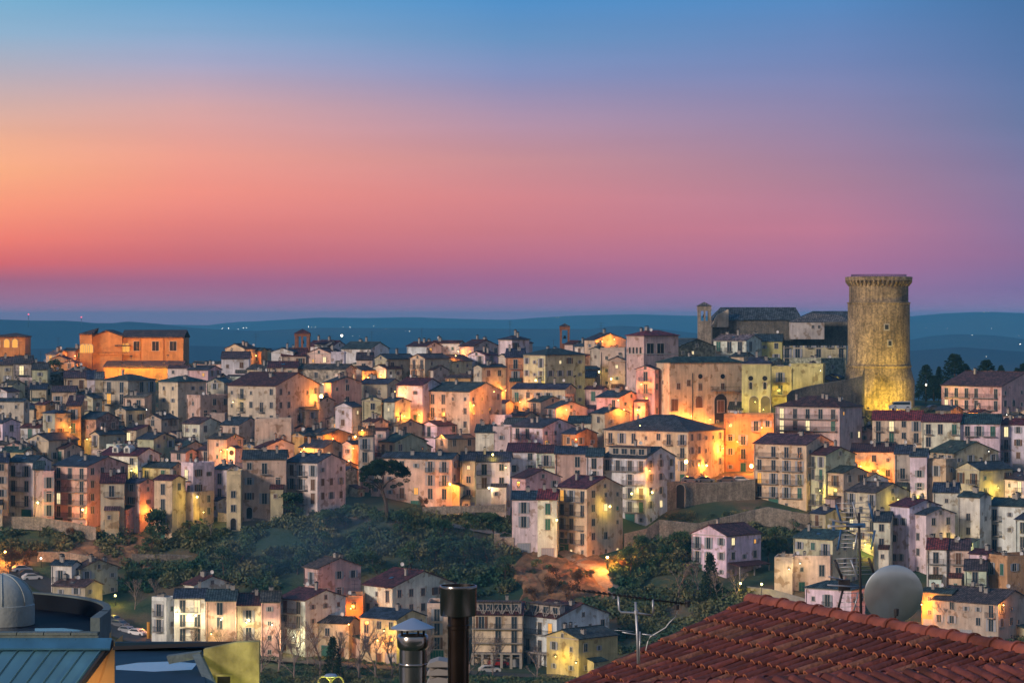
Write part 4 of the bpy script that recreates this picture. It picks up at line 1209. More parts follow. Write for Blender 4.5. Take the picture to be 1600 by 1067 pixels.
# tiny far lights on the hills
fl = MB(); fl.lathe([(0,-1),(.8,-.6),(1,0),(.8,.6),(0,1)], 8)
fw, fr = fl.mesh('far_light', ['em_w']), fl.mesh('far_light', ['em_r'])
for px, py, D, s in ((347,513,5600,2.2),(357,513,5600,2.6),(372,514,5600,1.3),(380,512.5,5600,2.2),(385,512,5600,1.6),(482,510.5,5600,2.6),(487,511,5600,1.6),(493,511,5600,1.6),(536,511,5600,1.5),(547,511,5600,2.2),(584,509.5,5600,2),(602,514,5600,1.3),(640,517.5,5600,2),(634,517,5600,1.3),(551,525,5600,1.4),(562,525,5600,1.2),(869,496,9400,3.5),(873,496,9400,3.5),(1538,487.6,9600,3),(1545,487.6,9600,2.5),(1519,523.5,5700,2.6),(1549,513,5700,1.4),(1447,513,5700,1.3),(1594,537.5,3800,2.2),(1592,524,5700,1.2),(1541,557,3700,1.1),(1480,513,5700,1.0)):
    o = link('far_light', fw, None, at(px, py, D), scale=(s*.24,)*3); tag(o, 'tiny pale light twinkling on the distant hills', 'light', 'village lights on the far hills')
for px, py in ((44.5,491),(127,495.5)):
    mm = MB(); mm.tube([(0,0,-30),(0,0,0)], .6, 5); o = build('radio_mast', mm, 'iron', None, at(px, py, 5900)); tag(o, 'thin mast with a red beacon on the hills, '+('left one' if px < 100 else 'right one'), 'mast', 'beacon masts on the far hills'); link('beacon', fr, o, scale=(1.5,)*3)
# ------------------------------------------------------------ cars
def car_mesh(van=False):
    b = MB(); L, Wd = (5.4,2.0) if van else (4.1,1.7)
    if van: P = [(-2.7,.35),(2.55,.35),(2.7,.6),(2.65,1.1),(2.0,1.35),(1.45,2.15),(-2.6,2.25),(-2.7,1.8)]; G = [(1.95,1.38),(1.5,2.05),(-2.4,2.08),(-2.4,1.4)]
    else: P = [(-2.05,.3),(2.0,.3),(2.05,.6),(1.95,.82),(1.1,.95),(.45,1.42),(-1.1,1.46),(-1.9,1.0),(-2.05,.8)]; G = [(1.0,.96),(.42,1.34),(-1.05,1.37),(-1.65,1.0)]
    b.prism([(x,-Wd/2,z) for x, z in P], (0,Wd,0))
    g = MB(); g.prism([(x,-Wd/2-.012,z) for x, z in G], (0,Wd+.024,0))
    x0, z0, x1, z1 = (2.02,1.36,1.5,2.08) if van else (1.08,.97,.5,1.38)
    g.add([(x0,-Wd*.42,z0),(x0,Wd*.42,z0),(x1,Wd*.4,z1),(x1,-Wd*.4,z1)],[(0,1,2,3)])
    w = MB(); w.lathe([(0,-.1),(.31,-.1),(.33,-.05),(.33,.05),(.31,.1),(0,.1)], 14); 
    for i, p in enumerate(w.v): w.v[i] = (p[0], p[2], p[1])
    return b, g.mesh('car_windows', ['glass']), w.mesh('wheel', ['iron']), (L*.31, Wd/2-.08)
M['car'] = mat('car_paint', objcol=True, noise=.05, rough=.3, spec=.6)
CARM = {}
for v in (False, True):
    b, g, w, pos = car_mesh(v); CARM[v] = (b.mesh('car_body', ['car']), g, w, pos)
hl_ = MB(); hl_.box((-.05,-.15,-.08),(.05,.15,.08)); HLM = hl_.mesh('headlight', ['white_metal'])
def car(px, py, rz, col, label, van=False, D=None, z=None):
    D = D or ground_D(px, py); x = (px-800)/F*D
    r = root('van' if van else 'parked_car', (x, D, gz(px, D)+.12 if z is None else z), rz); tag(r, label, 'van' if van else 'car', None if van else 'parked cars')
    b, g, w, (wx, wy) = CARM[van]; link('body', b, r, color=col); link('windows', g, r)
    for sx in (-1,1):
        for sy in (-1,1): link('wheel', w, r, (sx*wx, sy*wy, .33))
    for sy in (-1,1): link('headlight', HLM, r, (2.64 if van else 2.0, sy*.55, .68))
R_ = math.radians
for a in ((34,897,30,(.6,.6,.62),'pale car farther up the left road, seen from behind'),(50,911,25,(.65,.65,.65),'white car parked below the yard wall on the left road'),(44,903,28,(.05,.05,.06),'black car between two pale cars on the left road'),
 (178,979,-38,(.05,.06,.07),'dark car first in the row on the lower left road'),(187,985,-38,(.12,.13,.15),'grey car second in the row on the lower left road'),(200,990,-38,(.3,.32,.35),'silver car in the middle of the row on the lower left road'),(216,996,-36,(.7,.7,.7),'white car last in the row near the orange post'),
 (1070,877,10,(.03,.03,.04),'dark car parked left of the white villa'),(1075,897,15,(.10,.02,.02),'dark red car in front of the white villa'),
 (1262,920,160,(.6,.62,.65),'white car by the yellow-lit parapet near the tiled ridge'),
 (1460,643,20,(.05,.05,.07),'dark car in the car park under the round tower'),(1437,645,20,(.04,.05,.06),'black car next to the van under the round tower'),
 (778,1042,8,(.25,.02,.02),'red car parked between the pillars of the apartment block'),(765,1052,15,(.6,.6,.6),'white car in front of the pillars of the apartment block')):
    car(a[0], a[1], R_(a[2]), a[3], a[4])
car(1406, 641, R_(178), (.4,.45,.5), 'silver minibus parked at the foot of the round tower', van=True, D=690, z=CZ-(641-HY)/F*690)
for i, (x, c, rz) in enumerate(((1079,(.5,.45,.4),3),(1103,(.3,.28,.25),-4),(1134,(.15,.1,.08),185),(1158,(.6,.55,.5),2))):
    car(x, 753, R_(rz), c, ('pale car at the left end of the lamplit street wall','grey car between the two inner street lamps','dark car parked in the middle of the lamplit street','white car under the right-hand orange street lamp')[i], D=633+i, z=CZ-(754-HY)/F*(633+i))
# ------------------------------------------------------------ roads
M['asphalt'] = mat('asphalt', (.06,.058,.055), noise=.2, nscale=.8, bump=.2)
M['paving'] = mat('lane_paving', (.22,.19,.16), noise=.25, nscale=.8, cells=(2,.2))
def strip(name, pts, w, m, label=None):
    P = [Vector(((px-800)/F*D, D, 0)) for px, D in pts]; fine = []
    for a, b in zip(P, P[1:]):
        n = max(2, int((b-a).length/3)); fine += [a.lerp(b, k/n) for k in range(n)]
    fine.append(P[-1]); v = []
    for i, p in enumerate(fine):
        d = (fine[min(i+1, len(fine)-1)]-fine[max(0, i-1)]).normalized(); nrm = Vector((-d.y, d.x, 0))
        zc = gz(800+p.x/p.y*F, p.y)
        for s in (-w/2, w/2):
            q = p+nrm*s; v.append((q.x, q.y, max(gz(800+q.x/q.y*F, q.y), zc-.3)+.42))
    f = [(2*i,2*i+1,2*i+3,2*i+2) for i in range(len(fine)-1)]; mb = MB(); mb.add(v, f); return tag(build(name, mb, m), kind='structure')
strip('road', [(-120,592),(0,585),(60,580),(110,572),(150,562),(200,553),(250,546),(320,541),(420,538),(560,535),(700,533),(900,533)], 6, 'asphalt')
strip('lane', [(655,611),(720,611.5),(800,612)], 5, 'paving')
strip('lane', [(1020,638),(1060,637),(1110,639),(1180,642)], 7, 'paving')
strip('lane', [(1060,580),(1110,576),(1190,571),(1260,566),(1330,560)], 4.5, 'asphalt')
M['earth'] = mat('bare_earth', (.26,.14,.07), noise=.55, nscale=.35, cells=(.8,.3), bump=.9, bscale=1.2)
def patch(name, P0, P1, D0, D1, m):
    n, k = 40, 16; v = []; rg0 = random.Random(2)
    for j in range(k):
        for i in range(n):
            u, w_ = i/(n-1), j/(k-1); px = P0+(P1-P0)*u+12*math.sin(w_*9); D = D0+(D1-D0)*w_+2*math.sin(u*11); x = (px-800)/F*D
            edge = min(u, 1-u, w_, 1-w_); v.append((x, D, gz(px, D)+.35*vnoise(x, D, 6)+(-.5 if edge < .03 else .25+rg0.uniform(0,.4)+.5*vnoise(x*3, D*3, 4))))
    mb = MB(); mb.add(v, [(j*n+i,j*n+i+1,(j+1)*n+i+1,(j+1)*n+i) for j in range(k-1) for i in range(n-1)], 0, True); return tag(build(name, mb, m), kind='structure')
patch('earth_bank', 800, 950, 576, 600, 'earth'); patch('earth_bank', 110, 235, 590, 606, 'earth')
strip('dirt_track', [(880,602),(905,596),(935,590),(952,583),(945,578)], 4, 'paving')
# ------------------------------------------------------------ vegetation
def leaf_mat(name, a, b, sc=.35):
    m = bpy.data.materials.new(name); m.use_nodes = True; t = m.node_tree; bs = t.nodes['Principled BSDF']; L = t.links; N = t.nodes.new
    bs.inputs['Roughness'].default_value = .8; bs.inputs['Specular IOR Level'].default_value = .15
    g = N('ShaderNodeTexCoord'); n = N('ShaderNodeTexNoise'); n.inputs['Scale'].default_value = sc; n.inputs['Detail'].default_value = 5; L.new(g.outputs['Object'], n.inputs['Vector'])
    r = N('ShaderNodeValToRGB'); L.new(n.outputs[0], r.inputs[0]); r.color_ramp.elements[0].position = .38; r.color_ramp.elements[0].color = (*a,1); r.color_ramp.elements[1].position = .64; r.color_ramp.elements[1].color = (*b,1)
    L.new(r.outputs[0], bs.inputs['Base Color']); return m
M['leaf'] = leaf_mat('evergreen_leaves', (.02,.06,.035), (.08,.13,.05))
M['scrub'] = leaf_mat('scrub_leaves', (.03,.085,.05), (.18,.17,.075), .13)
M['needle'] = leaf_mat('pine_needles', (.008,.022,.012), (.025,.05,.022), .5)
M['rust'] = leaf_mat('rusty_leaves', (.10,.05,.02), (.20,.11,.05), .5)
M['bark'] = mat('bark', (.09,.065,.05), noise=.3)
M['twig'] = mat('bare_twigs', (.26,.20,.17), noise=.3)
def leaves(centers, radii, per, size, rs, flat=1.0):
    """numpy leaf cloud: many small quads spread through clumps"""
    n = len(centers)*per
    c = np.repeat(np.array(centers, float), per, 0); rad = np.repeat(np.array(radii, float), per)
    d = rs.normal(size=(n,3)); d /= np.linalg.norm(d, axis=1)[:,None]; r = rad*rs.uniform(.25,1,n)**.5
    p = c+d*r[:,None]*np.array([1,1,flat])
    u = rs.normal(size=(n,3)); u /= np.linalg.norm(u, axis=1)[:,None]; w = np.cross(u, rs.normal(size=(n,3))); w /= np.linalg.norm(w, axis=1)[:,None]
    s = size*rs.uniform(.5,1.4,n)[:,None]
    V = np.stack([p-u*s, p-w*s*.55, p+u*s, p+w*s*.55], 1).reshape(-1,3); return V
def leaf_mesh(name, V, m):
    me = bpy.data.meshes.new(name); n = len(V)//4
    me.vertices.add(len(V)); me.vertices.foreach_set('co', V.astype('f').ravel()); me.loops.add(len(V)); me.loops.foreach_set('vertex_index', np.arange(len(V), dtype='i'))
    me.polygons.add(n); me.polygons.foreach_set('loop_start', np.arange(0, len(V), 4, dtype='i')); me.polygons.foreach_set('loop_total', np.full(n, 4, 'i'))
    me.update(calc_edges=True); me.materials.append(M[m]); return me
rs = np.random.RandomState(3)
def branchy(seed, h, levels=4, spread=.5, r0=.16):
    rg = random.Random(seed); m = MB(); tips = []
    def br(p, d, L, r, lv):
        q = p+d*L; mid = p+d*L*.5+Vector((rg.uniform(-1,1),rg.uniform(-1,1),0))*L*.06
        m.tube([p, mid, q], [r, r*.85, r*.65], 5 if lv > 1 else 3)
        if lv == 0: tips.append(q); return
        for k in range(rg.choice([2,3,3])):
            a = rg.uniform(0, 6.28); nd = (d+Vector((math.cos(a), math.sin(a), rg.uniform(-.1,.5)))*spread*rg.uniform(.7,1.3)).normalized()
            br(q if k else q, nd, L*rg.uniform(.6,.82), r*.62, lv-1)
        if lv > 1:
            a = rg.uniform(0,6.28); nd = (d*.5+Vector((math.cos(a),math.sin(a),.4))).normalized(); br(mid, nd, L*.55, r*.45, lv-2)
    br(Vector((0,0,-.5)), Vector((rg.uniform(-.08,.08),rg.uniform(-.08,.08),1)).normalized(), h*.32, r0, levels)
    return m, tips
def fix(me): return me
TREE = {}
for s in range(3):
    m, tips = branchy(20+s, 7.5, 3, .62, .22); c = [tuple(t) for t in tips]; TREE['broad', s] = (m.mesh('trunk', ['bark']), leaf_mesh('crown', leaves(c, [rs.uniform(.7,1.5) for _ in c], 75, .22, rs, .8), 'leaf'))
for s in range(3):
    m, tips = branchy(50+s, 9, 5, .42, .2); tw = leaves([tuple(t) for t in tips], [.6]*len(tips), 7, .17, rs); 
    TREE['bare', s] = (m.mesh('trunk', ['twig']), None)
for s in range(2):
    m = MB(); m.tube([(0,0,-1),(0,0,8.6)], [.22,.04], 6); c = []; rad = []
    for k in range(64):
        z = 1.0+8.0*(k/64); rmax = 2.3*(1-(k/64))**.8+.15; a = k*2.4+s; c.append((math.cos(a)*rmax*.7, math.sin(a)*rmax*.7, z)); rad.append(.35+rmax*.25)
    TREE['conifer', s] = (m.mesh('trunk', ['bark']), leaf_mesh('crown', leaves(c, rad, 50, .17, rs, .55), 'needle'))
for s in range(2):
    m, tips = branchy(80+s, 4.5, 3, .8, .1); c = [tuple(t) for t in tips]; TREE['rusty', s] = (m.mesh('trunk', ['bark']), leaf_mesh('crown', leaves(c, [.6]*len(c), 40, .13, rs), 'rust'))
TREES = []
TLAB = {'broad': 'dense dark green tree', 'bare': 'bare leafless tree', 'conifer': 'dark pointed conifer', 'rusty': 'small rust-coloured tree'}
def tree(kind, px, py=None, D=None, h=1.0, label=None, wide=1.0):
    s = len(TREES); D = D or ground_D(px, py)
    x = (px-800)/F*D; v = (kind, s % (3 if kind in ('broad','bare') else 2))
    r = root({'broad':'tree','bare':'bare_tree','conifer':'conifer','rusty':'tree'}[kind], (x, D, gz(px, D)), s*1.7); r.scale = (h*wide,h*wide,h)
    tr, cr = TREE[v]; link('trunk', tr, r)
    if cr: link('crown', cr, r)
    r['category'] = 'tree'; r['group'] = 'trees of the hillside'
    if label: r['label'] = label; TREES.append(None)
    else: TREES.append((r, TLAB[kind]+' '+('' if kind != 'broad' else ''), px, (py or gy(px, D))-20))
rg = random.Random(5)
for a in """broad 247 850 1.15;broad 262 838 1.0;broad 230 870 .9;broad 455 815 .95;broad 350 905 1.0;broad 375 900 1.1;broad 420 912 .9;broad 465 905 .9;broad 640 905 1.1;broad 680 900 1.2;broad 725 895 1.1;broad 760 890 1.0;broad 790 905 .8
broad 560 905 1.0;broad 590 915 1.0;broad 510 840 .9;broad 540 830 .8;broad 730 850 1.0;broad 770 845 1.0;broad 630 850 1.0;broad 575 850 .9;broad 690 860 1.0;broad 500 880 .9;broad 300 860 .8;broad 1000 880 .9;broad 1030 895 1.0;broad 985 905 1.0;broad 1060 870 .8;broad 960 850 .8;broad 1215 860 .7;broad 1200 880 .7
broad 1190 820 .6;broad 1240 830 .7;broad 1300 700 .0;broad 1534 842 .55;broad 1340 660 .0;broad 90 592 .9;broad 1435 622 .7;broad 1425 660 .4
bare 410 1060 1.0;bare 435 1055 1.1;bare 460 1062 1.0;bare 500 1058 1.2;bare 530 1065 1.1;bare 560 1060 1.2;bare 585 1064 1.1;bare 612 1058 1.0;bare 660 1062 1.1;bare 480 1046 .8;bare 345 1030 .7;bare 375 1032 .7;bare 320 1028 .6;bare 300 1026 .6;bare 395 1035 .8;bare 735 1058 1.0;bare 770 1060 .9;bare 840 1064 .8
bare 245 945 .6;bare 210 955 .7;bare 835 868 .6;bare 1090 935 .8;bare 1120 950 .9;bare 1060 940 .8;bare 1150 945 .8;bare 1500 985 .9;bare 1530 980 1.0;bare 1560 985 .9;bare 1590 985 1.0;bare 1480 990 .8;bare 1130 770 .5;bare 1095 768 .5;bare 1080 765 .5;bare 330 845 .6;bare 65 640 .4
rusty 855 935 1.1;rusty 885 945 1.2;rusty 905 925 1.0;rusty 835 945 1.0;rusty 15 900 1.5;rusty 40 890 1.2;rusty 975 895 .8;rusty 870 915 .9;rusty 110 845 .7;rusty 650 775 .8;rusty 660 800 .9
conifer 1110 945 1.05;conifer 1120 950 .6;conifer 945 1055 .5;conifer 520 1066 .9""".replace('\n', ';').split(';'):
    k, x, y, s = a.split()
    if float(s) > .1: tree(k, float(x), float(y), None, float(s)*rg.uniform(.92,1.08))
for px, top, D, w in ((1447,572,770,1.2),(1467,575,775,.7),(1492,556,768,1.5),(1508,572,775,1.3),(1541,565,780,1.5),(1564,573,790,.8),(1578,583,800,.6),(1589,577,780,.9),(1600,570,790,1.2),(1612,575,785,1.0),(1459,588,760,1.3),(1520,590,770,1.4)):
    r = len(TREES); hh = (CZ-(top-HY)/F*D-gz(px, D))/8.7; tree('conifer', px, None, D, hh, wide=w*1.25)
uniq([t for t in TREES if t], lambda b, x, y: b.strip()+' '+relation(x, y))
# umbrella pine
PD = 607; pb = Vector(((607-800)/F*PD, PD, gz(607, PD))); pr = root('umbrella_pine', pb); tag(pr, 'big umbrella pine with a flat dark crown and leaning trunk on the slope edge', 'tree')
mb = MB(); zz = lambda py: CZ-(py-HY)/F*PD-pb.z; xx = lambda px: (px-607)/F*PD
mb.tube([(xx(606),0,-1.5),(xx(603),0,zz(785)),(xx(597),0,zz(765)),(xx(598),0,zz(752))], [.42,.36,.3,.22], 8)
for a, b, c, d in ((597,765,578,748),(597,765,612,750),(598,755,600,735),(597,768,588,740),(598,760,622,745),(597,766,570,752)): mb.tube([(xx(a),0,zz(b)),(xx((a+c)/2),rg.uniform(-1,1),zz((b+d)/2-3)),(xx(c),rg.uniform(-2,2),zz(d))], [.2,.14,.08], 5)
build('trunk', mb, 'bark', pr)
c = []; rad = []
for k in range(130):
    a = rg.uniform(0,6.28); q = rg.uniform(0,1)**.5; x = math.cos(a)*q*36; y = math.sin(a)*q*4.6
    top = 719+15*(abs(x)/37)**2; c.append((xx(602+x), y, zz(top+rg.uniform(0,27)*(1-.5*q)))); rad.append(rg.uniform(.55,1.1))
for x, y in ((572,757),(580,760),(566,750),(625,756),(635,750),(615,760),(590,750)): c.append((xx(x), rg.uniform(-1,1), zz(y))); rad.append(.8)
link('crown', leaf_mesh('crown', leaves(c, rad, 130, .16, rs, .6), 'needle'), pr)
# scrub covering the slope: nobody could count it
POLY = [(0,832),(60,832),(130,838),(240,812),(290,822),(380,835),(470,800),(540,785),(600,805),(700,812),(795,800),(800,862),(850,875),(900,880),(965,872),(1010,850),(1060,850),(1180,825),(1260,842),(1290,860),(1230,872),(1200,850),(1070,900),(1080,935),(1160,930),(1200,960),(1180,1000),(1000,1068),(960,1066),(960,1010),(950,960),(800,925),(740,935),(640,885),(560,880),(470,880),(430,925),(330,905),(270,915),(235,935),(190,925),(160,905),(200,880),(130,862),(60,858),(0,872)]
def inpoly(x, y):
    c_ = False; n = len(POLY)
    for i in range(n):
        x1,y1 = POLY[i]; x2,y2 = POLY[i-1]
        if (y1 > y) != (y2 > y) and x < (x2-x1)*(y-y1)/(y2-y1)+x1: c_ = not c_
    return c_
c = []; rad = []; tries = 0
while len(c) < 1350 and tries < 40000:
    tries += 1; D = rg.uniform(532, 622); px = rg.uniform(0, 1300); y = gy(px, D)
    if not inpoly(px, y): continue
    if 800 < px < 950 and 868 < y < 940 and rg.random() < .93: continue
    if 130 < px < 260 and rg.random() < .4: continue
    x = (px-800)/F*D
    if vnoise(x, D, 5) > .3: continue
    r_ = rg.uniform(.7,2.3)*(1.2 if vnoise(x, D, 11) < -.1 else .8); c.append((x, D, gz(px, D)+r_*.3)); rad.append(r_)
tag(link('scrub', leaf_mesh('scrub', leaves(c, rad, 150, .36, rs, .8), 'scrub')), 'dense dark green scrub covering the slope between the town and the lower terrace', 'scrub', kind='stuff')
c = []; rad = []
for _ in range(420):
    D = rg.uniform(505, 530); px = rg.uniform(330, 1010); x = (px-800)/F*D; r_ = rg.uniform(.5,1.3); c.append((x, D, gz(px, D)+r_*.3)); rad.append(r_)
for _ in range(170):
    px = rg.uniform(1430, 1650); D = rg.uniform(538, 556); x = (px-800)/F*D; r_ = rg.uniform(.4,1.1); c.append((x, D, gz(px, D)+r_*.3)); rad.append(r_)
for _ in range(160):
    px = rg.uniform(235, 640); D = rg.uniform(536, 543); x = (px-800)/F*D; r_ = rg.uniform(.3,.8); c.append((x, D, gz(px, D)+r_*.3)); rad.append(r_)
for _ in range(200):
    px = rg.uniform(1020, 1270); D = rg.uniform(604, 623); x = (px-800)/F*D; r_ = rg.uniform(.4,1.3); c.append((x, D, gz(px, D)+r_*.3)); rad.append(r_)
for _ in range(120):
    px = rg.uniform(1350, 1450); D = rg.uniform(700, 706); x = (px-800)/F*D; r_ = rg.uniform(.2,.6); c.append((x, D, gz(px, D)+r_*.3)); rad.append(r_)
tag(link('undergrowth', leaf_mesh('undergrowth', leaves(c, rad, 90, .2, rs, .75), 'scrub')), 'brushy undergrowth along the valley floor and road verges', 'undergrowth', kind='stuff')
# orange post, utility poles, fences
mb = MB(); mb.tube([(0,0,-.5),(0,0,3.6)], .32, 8); p = at(232,1003,552); p.z = gz(232,552); o = build('orange_post', mb, mat('orange_paint', (.6,.28,.04), noise=.1), None, p); tag(o, 'thick orange post at the road bend beside the lower terrace', 'post')
# ------------------------------------------------------------ foreground: tiled roof with ridge, lower right
M['coppo'] = mat('terracotta_tile', (.165,.046,.037), noise=.35, nscale=2.2, cells=(4,.3), patch=(.45,.5,.42), bump=.4, bscale=12, rough=.75)
M['coppo2'] = mat('terracotta_ridge', (.27,.075,.05), patch=(.5,.5,.45), noise=.4, nscale=3, bump=.4, bscale=10, rough=.8)
M['coppo_b'] = mat('darker_terracotta', (.12,.038,.034), noise=.35, nscale=3, bump=.4, bscale=12, rough=.8)
M['coppo_c'] = mat('weathered_terracotta', (.24,.10,.065), noise=.5, nscale=6, bump=.5, bscale=14, rough=.85)
M['tile_end'] = mat('tile_mortar_end', (.42,.15,.08), noise=.3, nscale=5)
A_ = at(1178, 943, 52.0); rd = Vector((8.36-4.47, 43.3-52.0, 0)).normalized()
sdn = Vector((rd.y, -rd.x, 0)); 
if sdn.x > 0: sdn = -sdn
pit = R_(19.9); down = Vector((sdn.x*math.cos(pit), sdn.y*math.cos(pit), -math.sin(pit))); up = rd.cross(down).normalized()
if up.z < 0: up = -up
C_ = at(890, 1069, 50.5); LC = 4.15
troot = root('tiled_roof', A_); tag(troot, 'large red clay barrel-tile roof with a capped ridge in the lower right foreground', 'roof')
def tube_tile(m, base, ax, L, r0, r1, up, mi=0, end=1, seg=8, th=.022):
    side = ax.cross(up).normalized(); rings = []
    for q, rr2 in ((0, r0), (L, r1)):
        for rad2 in (rr2, rr2-th):
            rings.append([base+ax*q+side*math.cos(math.pi*k/seg)*rad2+up*math.sin(math.pi*k/seg)*rad2*.95 for k in range(seg+1)])
    v = sum(rings, []); n = seg+1; f = []
    for k in range(seg): f += [(k,k+1,2*n+k+1,2*n+k)]
    m.add(v, f, mi, True); m.add(v, [(2*n+k,2*n+k+1,3*n+k+1,3*n+k) for k in range(seg)]+[(n+k,3*n+k,3*n+k+1,n+k+1) for k in range(seg)], end, False)
m = MB(); RL = (Vector((8.36,43.3,0))-Vector((A_.x,A_.y,0))).length+1.6; pitch_w = .305; n = int(RL/pitch_w)
hipdir = None
for i in range(n):
    o = rd*(i*pitch_w+.10); t = 1-i/(n-1.0)*.99; Lc = LC*t+.12; k = 0; q = -.02
    while q < Lc:
        L = min(.56, max(.15, Lc-q+.02)); j = rg.uniform(-.014,.014); tm = rg.choice([0,0,2,2,3]); tilt = (down*1.0+up*-.0).normalized()
        tube_tile(m, o+down*q+up*(.055+.028)+rd*j-up*.03, (down*L+up*(.045+rg.uniform(-.012,.012))+rd*rg.uniform(-.015,.015)).normalized(), L, .062, .080+rg.uniform(-.005,.005), up, tm, th=.03); q += .50
covers = m
build('cover_tiles', covers, ['coppo','tile_end','coppo_b','coppo_c'], troot)
m = MB(); p0 = up*-.02; a, b, c_ = p0-rd*.0, p0+rd*RL, p0+down*(LC+.1)
m.prism([a, b, c_], up*-.15)
for i in range(n):
    o = rd*(i*pitch_w+.10+pitch_w/2); Lc = LC*(1-(i+.5)/(n-1.0)*.99)
    if Lc < .3: continue
    sd = (down.cross(up)).normalized(); vs = []
    for q in (0, Lc):
        for k in range(7): ang = math.pi*k/6; vs.append(o+down*q+rd*math.cos(ang)*.10+up*(.045-math.sin(ang)*.05))
    m.add(vs, [(k,k+1,7+k+1,7+k) for k in range(6)], 0, True)
build('pan_tiles', m, 'coppo', troot)
m = MB(); L = .62
def ridge_line(m, P, Q, r, tuck=.0):
    d = (Q-P); tot = d.length; d.normalize(); u = (Vector((0,0,1))-d*d.z).normalized(); k = 0
    while k*L < tot:
        b0 = P+d*(k*L); tube_tile(m, b0+u*.0, d, L+.03, r*.94, r, u, 0, 0, 10)
        for kk in (0,): 
            tube_tile(m, b0+d*(L-.03)+u*.005, d, .06, r+.022, r+.022, u, 0, 0, 10)
        k += 1
ridge_line(m, up*.06-rd*.12, up*.06+rd*RL, .145); build('ridge_tiles', m, 'coppo2', troot)
m = MB(); ridge_line(m, down*(LC+.1)+up*.05, rd*RL+up*.05, .125); build('hip_tiles', m, 'coppo', troot)
m = MB(); 
for q0 in [i*.5 for i in range(9)]: tube_tile(m, down*(q0-.02)+up*.04-rd*.02, down, .55, .075, .095, up)
build('verge_tiles', m, ['coppo','tile_end'], troot)
# walls that carry the roof
m = MB(); a, b, c_ = Vector((0,0,-.22)), rd*RL+Vector((0,0,-.22)), down*(LC)+Vector((0,0,-.22)); g0 = -10
m.add([a, b, c_, Vector((a.x,a.y,g0)), Vector((b.x,b.y,g0)), Vector((c_.x,c_.y,g0))], [(0,1,4,3),(1,2,5,4),(2,0,3,5)]); build('wall', m, 'plaster', troot, color=WC['c'])
# neighbouring lower roof at the very bottom
nr = root('neighbour_roof', at(1185, 1068, 42.0)); tag(nr, 'second clay-tile roof just showing under the first at the bottom right edge', 'roof')
e0 = Vector((0,0,0)); e1 = at(1660, 1042, 43.6)-nr.location; ed = (e1-e0).normalized(); g2 = Vector((-ed.y, ed.x, 0)).normalized(); g2 = g2 if g2.y < 0 else -g2
dn2 = (g2+ed*.35).normalized()*math.cos(R_(16))+Vector((0,0,-math.sin(R_(16)))); up2 = ed.cross(dn2).normalized(); up2 = up2 if up2.z > 0 else -up2
m = MB(); tl = (e1-e0).length; i = 0
while i*.27 < tl:
    q = 0
    while q < 2.4: tube_tile(m, ed*(i*.27)+dn2*q+up2*.05, dn2, .54, .085, .105, up2); q += .5
    i += 1
m.prism([up2*-.02, ed*tl-up2*.02, ed*tl+dn2*2.6-up2*.02, dn2*2.6-up2*.02], up2*-.12)
build('cover_tiles', m, ['coppo','tile_end'], nr)
m = MB(); m.prism([Vector((0,0,-.3)), ed*tl+Vector((0,0,-.3)), ed*tl+dn2*2.3+Vector((0,0,-.3)), dn2*2.3+Vector((0,0,-.3))], (0,0,-9)); build('wall', m, 'plaster', nr, color=WC['b'])
# ------------------------------------------------------------ satellite dish
M['dish'] = mat('dish_metal', (.58,.64,.66), rough=.28, metal=.85, noise=.15, nscale=3, spec=.5)
DD = 49; dp_ = at(1397, 929, DD); ds = root('satellite_dish', dp_); tag(ds, 'big round satellite dish of reflective metal behind the tiled ridge', 'satellite dish')
m = MB(); Rd = .505; m.lathe([(0,0),(.12,.005),(.25,.02),(.38,.047),(Rd,.083),(Rd+.012,.09),(Rd+.012,.115),(Rd-.006,.11),(.38,.07),(.25,.04),(.12,.025),(0,.02)], 56)
for i, p in enumerate(m.v): m.v[i] = (p[0], p[2]-.05, p[1])
reflector = build('reflector', m, 'dish', ds); reflector.rotation_euler = (R_(8), 0, R_(4))
m = MB(); m.tube([(-.02,-.42,-.27),(-.02,-.10,-.5),(-.01,.12,-.75)], .018, 8); build('feed_arm', m, 'iron', ds)
m = MB(); m.lathe([(0,-.06),(.035,-.06),(.045,0),(.045,.06),(0,.07)], 14, c=(-.02,-.42,-.26)); build('feed_horn', m, 'iron', ds)
m = MB(); m.tube([(0,.15,-.1),(0,.2,-1.3)], .03, 8); build('mast', m, 'iron', ds)
# ------------------------------------------------------------ grid aerial with its mast
M['alu'] = mat('aluminium_rod', (.45,.47,.5), rough=.4, metal=.6, noise=.1)
M['blue'] = mat('blue_plastic', (.04,.12,.26), rough=.4, noise=.1)
GD = 49.5; ga = root('grid_aerial', at(1342, 985, GD)); tag(ga, 'tall roof mast with two wire-grid television aerials and blue brackets', 'aerial')
O = ga.location.copy()
def gp_(x, y, dd=0): v = at(x, y, GD); return (v.x-O.x, dd, v.z-O.z)
m = MB(); m.tube([gp_(1342,801),gp_(1344,900),gp_(1346,990)], [.022,.024,.026], 8); build('mast', m, 'iron', ga)
def px_lines(pairs, r, mt, nm, dd=0):
    m = MB()
    for (x0,y0,x1,y1) in pairs: m.tube([gp_(x0,y0,dd), gp_(x1,y1,dd)], r, 5)
    return build(nm, m, mt, ga)
rows = [(1308,786,1360,785)]+[(1308+i*.9,786+i*7.2,1360+i*1.0,788+i*6.6) for i in range(1,5)]+[(1316-i*1.2,829+i*6.5,1368-i*1.0,829+i*6.2) for i in range(0,5)]
px_lines(rows, .006, 'alu', 'upper_grid', .02)
px_lines([(1306,873,1357,871)]+[(1308+i*2.5,880+i*6,1360+i*2,878+i*6) for i in range(4)]+[(1314,920+i*7,1350,919+i*7) for i in range(5)], .006, 'alu', 'lower_grid', .02)
